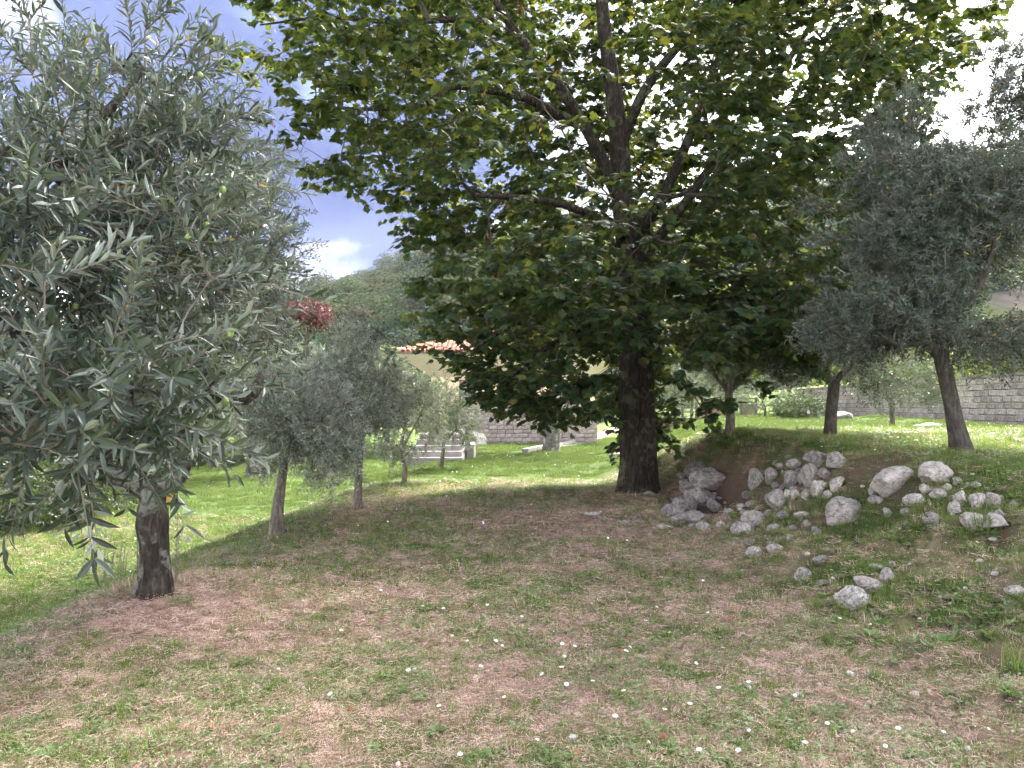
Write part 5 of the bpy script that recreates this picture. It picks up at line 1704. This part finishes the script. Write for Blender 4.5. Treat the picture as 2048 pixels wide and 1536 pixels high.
# small white stones, nothing tells them apart
PB = [rock_mesh(900 + k, M['pebble'], 1, .2) for k in range(5)]
rng = np.random.default_rng(77)
peb = [(1500, 1378), (1595, 1345), (1700, 1350), (1640, 1372), (1935, 1502), (1260, 1300), (1145, 1480), (1600, 1395), (1345, 1130), (1380, 1150), (1470, 1120), (1450, 1100), (1530, 1150), (1410, 1085),
       (1240, 1075), (1300, 1070), (1590, 1190), (1500, 1440), (1700, 1245), (1430, 1090), (1960, 1125), (1985, 1080), (1880, 1195), (1900, 1210), (1930, 1180), (1760, 1245), (1700, 1000), (1725, 975), (1770, 1020),
       (1905, 1030), (1850, 1040), (1660, 1040), (1580, 1075), (1530, 1075), (1440, 1050), (1390, 1075), (1355, 1045), (1820, 1130), (1990, 1150), (2020, 960), (1945, 950), (1480, 1020), (1440, 1035), (1210, 1035),
       (1860, 1385), (1830, 1390), (1560, 1420), (1225, 1065), (1680, 1075), (1735, 1040), (1800, 1060), (1615, 1110)]
for px, py in peb:
    p = ground_at(px, py)
    o = obj('pebble', PB[rng.integers(5)]); s = rng.uniform(.012, .03)
    o.location = p + Vector((0, 0, s * .3)); o.scale = (s * 1.3, s, s * .7); o.rotation_euler = (0, 0, rng.uniform(0, 6))
    tag(o, 'small whitish stone lying on the bank or dry lawn', 'pebble', 'small whitish stones')


# ------------------------------------------------------------------ grass
def blades(n, rad, hh, w, lean, rng, flat=0.0, curve=.5):
    a = rng.uniform(0, 6.283, n); rr = rad * np.sqrt(rng.random(n))
    B = np.stack([np.cos(a) * rr, np.sin(a) * rr, np.full(n, -.004)], 1)
    th = rng.uniform(0, 6.283, n)
    out = np.stack([np.cos(th), np.sin(th), np.zeros(n)], 1)
    ln = rng.uniform(lean * .3, lean, n)[:, None]
    h = rng.uniform(*hh, n)[:, None]
    up = np.array([0, 0, 1.])
    d0 = unit(up * (1 - flat) + out * (ln * .5 + flat * 1.5)); d1 = unit(up * (1 - flat) * (1 - curve * ln) + out * (ln + curve * ln + flat * 1.5) - up * flat * .15)
    s = unit(np.cross(d0, up + out * .01)) * (w * rng.uniform(.7, 1.3, n))[:, None] / 2
    if flat > .5:
        s = unit(np.cross(out, up) + up * rng.normal(size=(n, 1)) * .4) * (w * rng.uniform(.7, 1.3, n))[:, None] / 2
        B[:, 2] = rng.uniform(.0, .02, n)
    mid = B + d0 * h * .55; tip = mid + d1 * h * .5
    V = np.stack([B - s, B + s, mid + s * .8, mid - s * .8, tip], 1).reshape(-1, 3)
    k = (np.arange(n) * 5)[:, None]
    return V, np.array([[0, 1, 2, 3]]) + k, np.array([[3, 2, 4]]) + k, np.repeat(rng.random(n) * .35, 5)


def tuft(name, mat, *a, **kw):
    V, q, t, r = blades(*a, **kw)
    g = Geo(); g.add(V, q, 0, r)
    g.Lp.append(t.ravel()); g.Ct.append(np.full(len(t), 3)); g.Mi.append(np.zeros(len(t)))
    return bpy.data.objects.new(name, g.mesh(name, mat))


def leaf_patch(name, n, rad, leaf, mat, rng):
    a = rng.uniform(0, 6.283, n); rr = rad * np.sqrt(rng.random(n))
    B = np.stack([np.cos(a) * rr, np.sin(a) * rr, rng.uniform(.004, .02, n)], 1)
    th = rng.uniform(0, 6.283, n); D = np.stack([np.cos(th), np.sin(th), rng.uniform(-.1, .5, n)], 1)
    L_ = rng.uniform(*leaf, n)
    V, F = leaves_mesh(B, D, np.tile([0, 0, 1.], (n, 1)) + rng.normal(size=(n, 3)) * .2, L_, L_ * rng.uniform(.4, .75, n), T_LANCE1)
    g = Geo(); g.add(V, F, 0, np.repeat(rng.random(n) * .35, len(T_LANCE1[0])))
    return bpy.data.objects.new(name, g.mesh(name, mat))


def build_grass():
    rng = np.random.default_rng(99)
    src = []
    for k in range(4): src.append(tuft('a%02d_short' % k, M['grass'], 16, .045, (.018, .045), .0022, .9, rng))
    for k in range(4): src.append(tuft('b%02d_tall' % k, M['grass'], 20, .035, (.05, .10), .0026, .8, rng))
    for k in range(6): src.append(tuft('c%02d_straw' % k, M['straw'], 26, .055, (.015, .052), .0019, .9, rng, flat=.92))
    for k in range(2): src.append(tuft('d%02d_dry' % k, M['straw'], 12, .04, (.02, .05), .002, 1.0, rng))
    for k in range(3): src.append(leaf_patch('e%02d_clover' % k, 14, .05, (.010, .022), M['weed'], rng))
    for k in range(5): src.append(tuft('f%02d_lawn' % k, M['lawn'], 80, .17, (.035, .085), .0045, .8, rng))
    SHORT, TALL, STRAW, DRY, CLOV, LAWN = (0, 4), (4, 8), (8, 14), (14, 16), (16, 19), (19, 24)
    def area(y0, y1, dens, mx=.74, pad=1.2):
        a = (mx * (y1 ** 2 - y0 ** 2) + 2 * pad * (y1 - y0)); n = int(a * dens)
        y = rng.uniform(y0, y1, n * 2); wmax = mx * y1 + pad
        x = rng.uniform(-1, 1, n * 2) * wmax
        k = np.abs(x) < mx * y + pad
        return x[k][:int(n)], y[k][:int(n)]
    P, S, I, Rt = [], [], [], []
    def put(x, y, kind, s0, s1, keep, lift=0):
        keep = keep & (rng.random(len(x)) > soil_and_shade(x, y) * 1.1)
        x, y = x[keep], y[keep]; n = len(x)
        P.append(np.stack([x, y, height(x, y) + lift], 1)); s = rng.uniform(s0, s1, n)
        S.append(np.stack([s, s, s * rng.uniform(.75, 1.3, n)], 1)); I.append(rng.integers(*kind, n))
        Rt.append(np.stack([rng.normal(size=n) * .12, rng.normal(size=n) * .12, rng.uniform(0, 6.283, n)], 1))
    for y0, y1, dens, sc in ((2.0, 5.0, 900, .82), (5.0, 9.0, 380, 1.15), (9.0, 15.0, 140, 1.7)):
        x, y = area(y0, y1, dens); g = greenness(x, y); put(x, y, STRAW, .8 * sc, 1.4 * sc, rng.random(len(x)) > g * .9 - .1)
        x, y = area(y0, y1, dens * .75); g = greenness(x, y); put(x, y, SHORT, .8 * sc, 1.4 * sc, rng.random(len(x)) < g * 1.3)
        x, y = area(y0, y1, dens * .16); g = greenness(x, y); put(x, y, DRY, .8 * sc, 1.5 * sc, rng.random(len(x)) < .8)
        x, y = area(y0, y1, dens * .22); g = greenness(x, y); cl = vnoise(x * 2.2, y * 2.2, 61); put(x, y, TALL, .55 * sc, 1.05 * sc, (rng.random(len(x)) < (g * 1.5 - .25)) & (cl > .5))
        x, y = area(y0, y1, dens * .30); cl = fbm(x * 1.6, y * 1.6, 71, 2); put(x, y, CLOV, .9 * sc, 1.7 * sc, cl > .47, .004)
    x, y = area(6.0, 16, 26); g = greenness(x, y); put(x, y, LAWN, .55, .95, rng.random(len(x)) < (g - .6) * 3.2)
    x, y = area(16, 30, 22); g = greenness(x, y); put(x, y, LAWN, .8, 1.25, rng.random(len(x)) < g * 1.2)
    x, y = area(30, 46, 9); k = (x < wall_x(y) - .2); put(x, y, LAWN, 1.1, 1.8, k & (rng.random(len(x)) < .9))
    fx, fy, ty = [], [], []
    for (px, py, w, h, kind, lb) in ROCKS:
        if w < 22 or kind == 'f': continue
        c = ground_at(px, py + h * .36)
        W = w / FOC * c.y
        for k in range(5):
            fx.append(c.x + rng.uniform(-.6, .6) * W); fy.append(c.y - rng.uniform(.28, .5) * W)
    for cx, cy, r, n in ((-2.83, 6.05, .17, 40), (2.04, 12.45, .34, 50), (-2.66, 8.6, .09, 16), (-2.2, 10.9, .09, 16)):
        a = rng.uniform(0, 6.283, n); rr = r * rng.uniform(.9, 1.5, n)
        x, y = cx + np.cos(a) * rr, cy + np.sin(a) * rr
        put(x, y, DRY, 1.5, 3.0, np.ones(n, bool))
        put(x[:n // 3], y[:n // 3], TALL, .8, 1.4, np.ones(n // 3, bool))
    x, y = np.array(fx), np.array(fy); put(x, y, TALL, .6, 1.2, rng.random(len(x)) < .7)
    P, S, I, Rt = map(np.concatenate, (P, S, I, Rt))
    # nothing grows inside trunks, walls or the house
    bad = ((P[:, 0] - 2.04) ** 2 + (P[:, 1] - 12.5) ** 2 < .42 ** 2) | (P[:, 0] > wall_x(P[:, 1]) + .0) | ((P[:, 1] > 37.6) & (np.abs(P[:, 0]) < 4.4))
    bad |= (P[:, 1] > 29.5) & (P[:, 1] < 33) & (P[:, 0] > -3.9) & (P[:, 0] < -1.9)
    k = ~bad
    scatter('grass', P[k], Rt[k], S[k], I[k], src, 'short green and dry straw grass covering the terraces')


build_grass()


# ------------------------------------------------------------------ weeds, daisies, fallen leaves
def rosette(n, ln, wid, up, rng, mat):
    a = np.arange(n) * 2.4 + rng.uniform(-.3, .3, n)
    D = np.stack([np.cos(a), np.sin(a), rng.uniform(up * .4, up, n)], 1)
    L_ = rng.uniform(*ln, n)
    V, F = leaves_mesh(np.stack([np.cos(a) * .006, np.sin(a) * .006, np.full(n, .004)], 1), D, np.tile([0, 0, 1.], (n, 1)) - D * .3, L_, L_ * wid, T_LANCE)
    g = Geo(); g.add(V, F, 0, np.repeat(rng.random(n) * .4, len(T_LANCE[0])))
    return g.mesh('weed', mat)


rng = np.random.default_rng(123)
RS = [rosette(9, (.06, .11), .36, .7, rng, M['weed']) for _ in range(3)] + [rosette(14, (.05, .10), .28, 1.1, rng, M['weed']) for _ in range(3)]
FL = [rosette(8, (.03, .06), .45, .35, rng, M['weed']) for _ in range(3)]
n_w = 0
while n_w < 330:
    if n_w < 200:
        px, py = rng.uniform(1560, 2046), rng.uniform(960, 1420)
        if fbm(px / 60, py / 60, 5, 2) < .47: continue
        p = ground_at(px, py)
        if p.x < 2.2 or p.y > 10: continue
        me, lb, gr, s = RS[rng.integers(6)], 'leafy green weed growing on the stony bank', 'weeds on the bank', rng.uniform(.35, .85)
    else:
        px, py = rng.uniform(20, 1900), rng.uniform(1080, 1530)
        p = ground_at(px, py)
        if p.x > 2.3: continue
        me, lb, gr, s = FL[rng.integers(3)], 'small flat broad-leaved weed in the dry lawn', 'weeds in the dry lawn', rng.uniform(.6, 1.3)
    o = obj('weed', me); o.location = p; o.rotation_euler = (rng.normal() * .15, rng.normal() * .15, rng.uniform(0, 6.28)); o.scale = (s, s, s)
    tag(o, lb, 'weed', gr); n_w += 1
# long grass tufts on the bank
for px, py, s, lb in ((1960, 1065, 1.9, 'long dark grass tuft hanging over the half-buried boulder'), (2030, 1345, 1.6, 'bright grass clump at the right edge on bare soil'), (1660, 1290, 1.0, 'grass clump at the foot of the bank below the low trio'), (1535, 1170, 1.0, 'fine grass clump left of the sunken mossy stones')):
    V, q, t, r = blades(46, .05, (.10, .2), .004, .9, rng)
    g = Geo(); g.add(V, q, 0, r); g.Lp.append(t.ravel()); g.Ct.append(np.full(len(t), 3)); g.Mi.append(np.zeros(len(t)))
    o = obj('grass_tuft', g.mesh('grass_tuft', M['grass'])); o.location = ground_at(px, py); o.scale = (s * .8, s * .8, s * .8)
    tag(o, lb, 'grass tuft')


def daisy_meshes():
    pet = Geo(); n = 14
    a = np.arange(n) * 2 * math.pi / n
    D = np.stack([np.cos(a), np.sin(a), np.full(n, .18)], 1)
    V, F = leaves_mesh(D * .002 + np.array([0, 0, .05]), D, np.tile([0, 0, 1.], (n, 1)), np.full(n, .0125), np.full(n, .0052), T_LANCE1); pet.add(V, F)
    cen = Geo()
    V, q = tube(np.array([[0, 0, .0495], [0, 0, .0525], [0, 0, .0545], [0, 0, .055]]), [.004, .0042, .0028, .0003], 8); cen.add(V, q)
    st = Geo()
    V, q = tube(np.array([[.004, 0, -.01], [.002, .001, .02], [0, 0, .05]]), [.0009, .0008, .0009], 4); st.add(V, q)
    return pet.mesh('daisy', M['petal']), cen.mesh('flower_centre', M['pollen'], True), st.mesh('stem', M['stem'])


DM = daisy_meshes()
dz = [(680, 1273), (557, 1343), (515, 1140), (570, 1195), (605, 1205), (845, 1217), (888, 1222), (905, 1275), (935, 1290), (988, 1290), (1005, 1297), (1107, 1268), (1125, 1298), (1147, 1300), (1130, 1317), (1258, 1298), (1248, 1315),
      (1105, 1330), (1123, 1345), (1090, 1355), (1185, 1375), (1130, 1377), (820, 1352), (832, 1345), (668, 1398), (918, 1520), (1068, 1490), (1405, 1167), (1839, 1245), (1678, 1247), (1745, 1258), (1920, 1140), (1508, 1085), (1590, 1400),
      (1655, 1460), (1710, 1470), (1795, 1470), (1885, 1475), (1500, 1470), (1400, 1515), (1330, 1430), (1440, 1385), (1500, 1375), (1700, 1010), (1570, 1185), (1445, 1300), (1660, 1165), (1725, 1160), (1660, 1150), (1673, 1092), (1680, 1085),
      (1950, 1090), (1890, 1090), (1840, 1010), (1925, 985), (1560, 915), (1600, 905), (1530, 880), (1750, 905), (1640, 900), (800, 1560), (1975, 1470), (1940, 1460), (1290, 1490), (1230, 1440), (1610, 1500), (1480, 1510), (1770, 1500),
      (975, 1215), (1040, 1240), (760, 1190), (845, 1140), (930, 1160), (1100, 1180), (1180, 1210), (1260, 1190), (1310, 1220), (1340, 1270), (1390, 1330), (1420, 1230), (1290, 1250), (960, 1340), (880, 1420), (1010, 1400), (1250, 1390), (1380, 1420)]
for k, (px, py) in enumerate(dz):
    p = ground_at(px, min(py, 1530))
    s = rng.uniform(.75, 1.2)
    o = obj('daisy', DM[0]); o.location = p - Vector((0, 0, .012)); o.scale = (s, s, s * rng.uniform(.6, 1.1))
    o.rotation_euler = (rng.uniform(.0, .5), rng.normal() * .2, rng.uniform(-.6, .6))
    c = obj('flower_centre', DM[1], o); c = obj('stem', DM[2], o)
    tag(o, 'single white daisy with yellow centre in the grass', 'daisy', 'white daisies dotted over the grass')


def far_daisies():
    r2 = np.random.default_rng(17)
    g = Geo()
    n = 420
    y = r2.uniform(12, 36, n); x = r2.uniform(3.2, 15, n)
    k = (x < wall_x(y) - .3) & (x > bank_x1(y) - .5); x, y = x[k], y[k]
    y2 = r2.uniform(8, 30, 150); x2 = r2.uniform(-9, 1.5, 150); x, y = np.concatenate([x, x2]), np.concatenate([y, y2])
    z = height(x, y) + r2.uniform(.05, .09, len(x))
    a = np.arange(7) * 2 * math.pi / 7
    for xx, yy, zz in zip(x, y, z):
        s = r2.uniform(.008, .014); tl = r2.normal(size=2) * .4
        V = np.stack([xx + np.cos(a) * s, yy + np.sin(a) * s, zz + np.cos(a) * s * tl[0] + np.sin(a) * s * (tl[1] + .4)], 1)
        g.add(V, np.arange(7)[None])
    tag(obj('far_daisies', g.mesh('far_daisies', M['petal'])), 'tiny white daisies speckling the far lawns', None, None, 'stuff')


far_daisies()
FT = palmate()
FTm = mesh_np('fallen_leaf', FT[0] * np.array([1, 1, .6]), FT[1], np.full(len(FT[1]), 3), M['fallen'], {'rnd': np.full(len(FT[0]), .5)})
for k, (px, py) in enumerate([(480, 1190), (1632, 1285), (1620, 1480), (1700, 1335), (1240, 1310), (1560, 1300), (1650, 1370), (1870, 1400), (1010, 1415), (760, 1350), (620, 1180), (1080, 1240), (1150, 1520), (980, 1140), (860, 1300), (1330, 1480), (1460, 1240), (700, 1430), (420, 1460), (1745, 1215), (1120, 1100), (900, 1110), (1240, 1140)]):
    p = ground_at(px, py); s = rng.uniform(.03, .05)
    o = obj('fallen_leaf', FTm); o.location = p + Vector((0, 0, .025)); o.scale = (s, s, s); o.rotation_euler = (rng.normal() * .3, rng.normal() * .3, rng.uniform(0, 6.28))
    tag(o, 'fallen orange-brown leaf lying on the dry lawn', 'leaf', 'fallen leaves on the dry lawn')


# ------------------------------------------------------------------ haze: the air over the valley
def build_haze():
    m = bpy.data.materials.new('haze'); m.use_nodes = True
    nt = m.node_tree; nt.nodes.clear()
    out = nt.nodes.new('ShaderNodeOutputMaterial'); v = nt.nodes.new('ShaderNodeVolumePrincipled')
    v.inputs['Color'].default_value = (.80, .87, 1.0, 1); v.inputs['Density'].default_value = HAZE
    v.inputs['Anisotropy'].default_value = .2
    nt.links.new(v.outputs[0], out.inputs['Volume'])
    o = MB().box((-700, -62, -14), (900, 560, 112)).build('haze', m)
    tag(o, 'thin pale haze in the valley air', None, None, 'stuff')
    SC.cycles.volume_step_rate = 5


HAZE = .00012
build_haze()
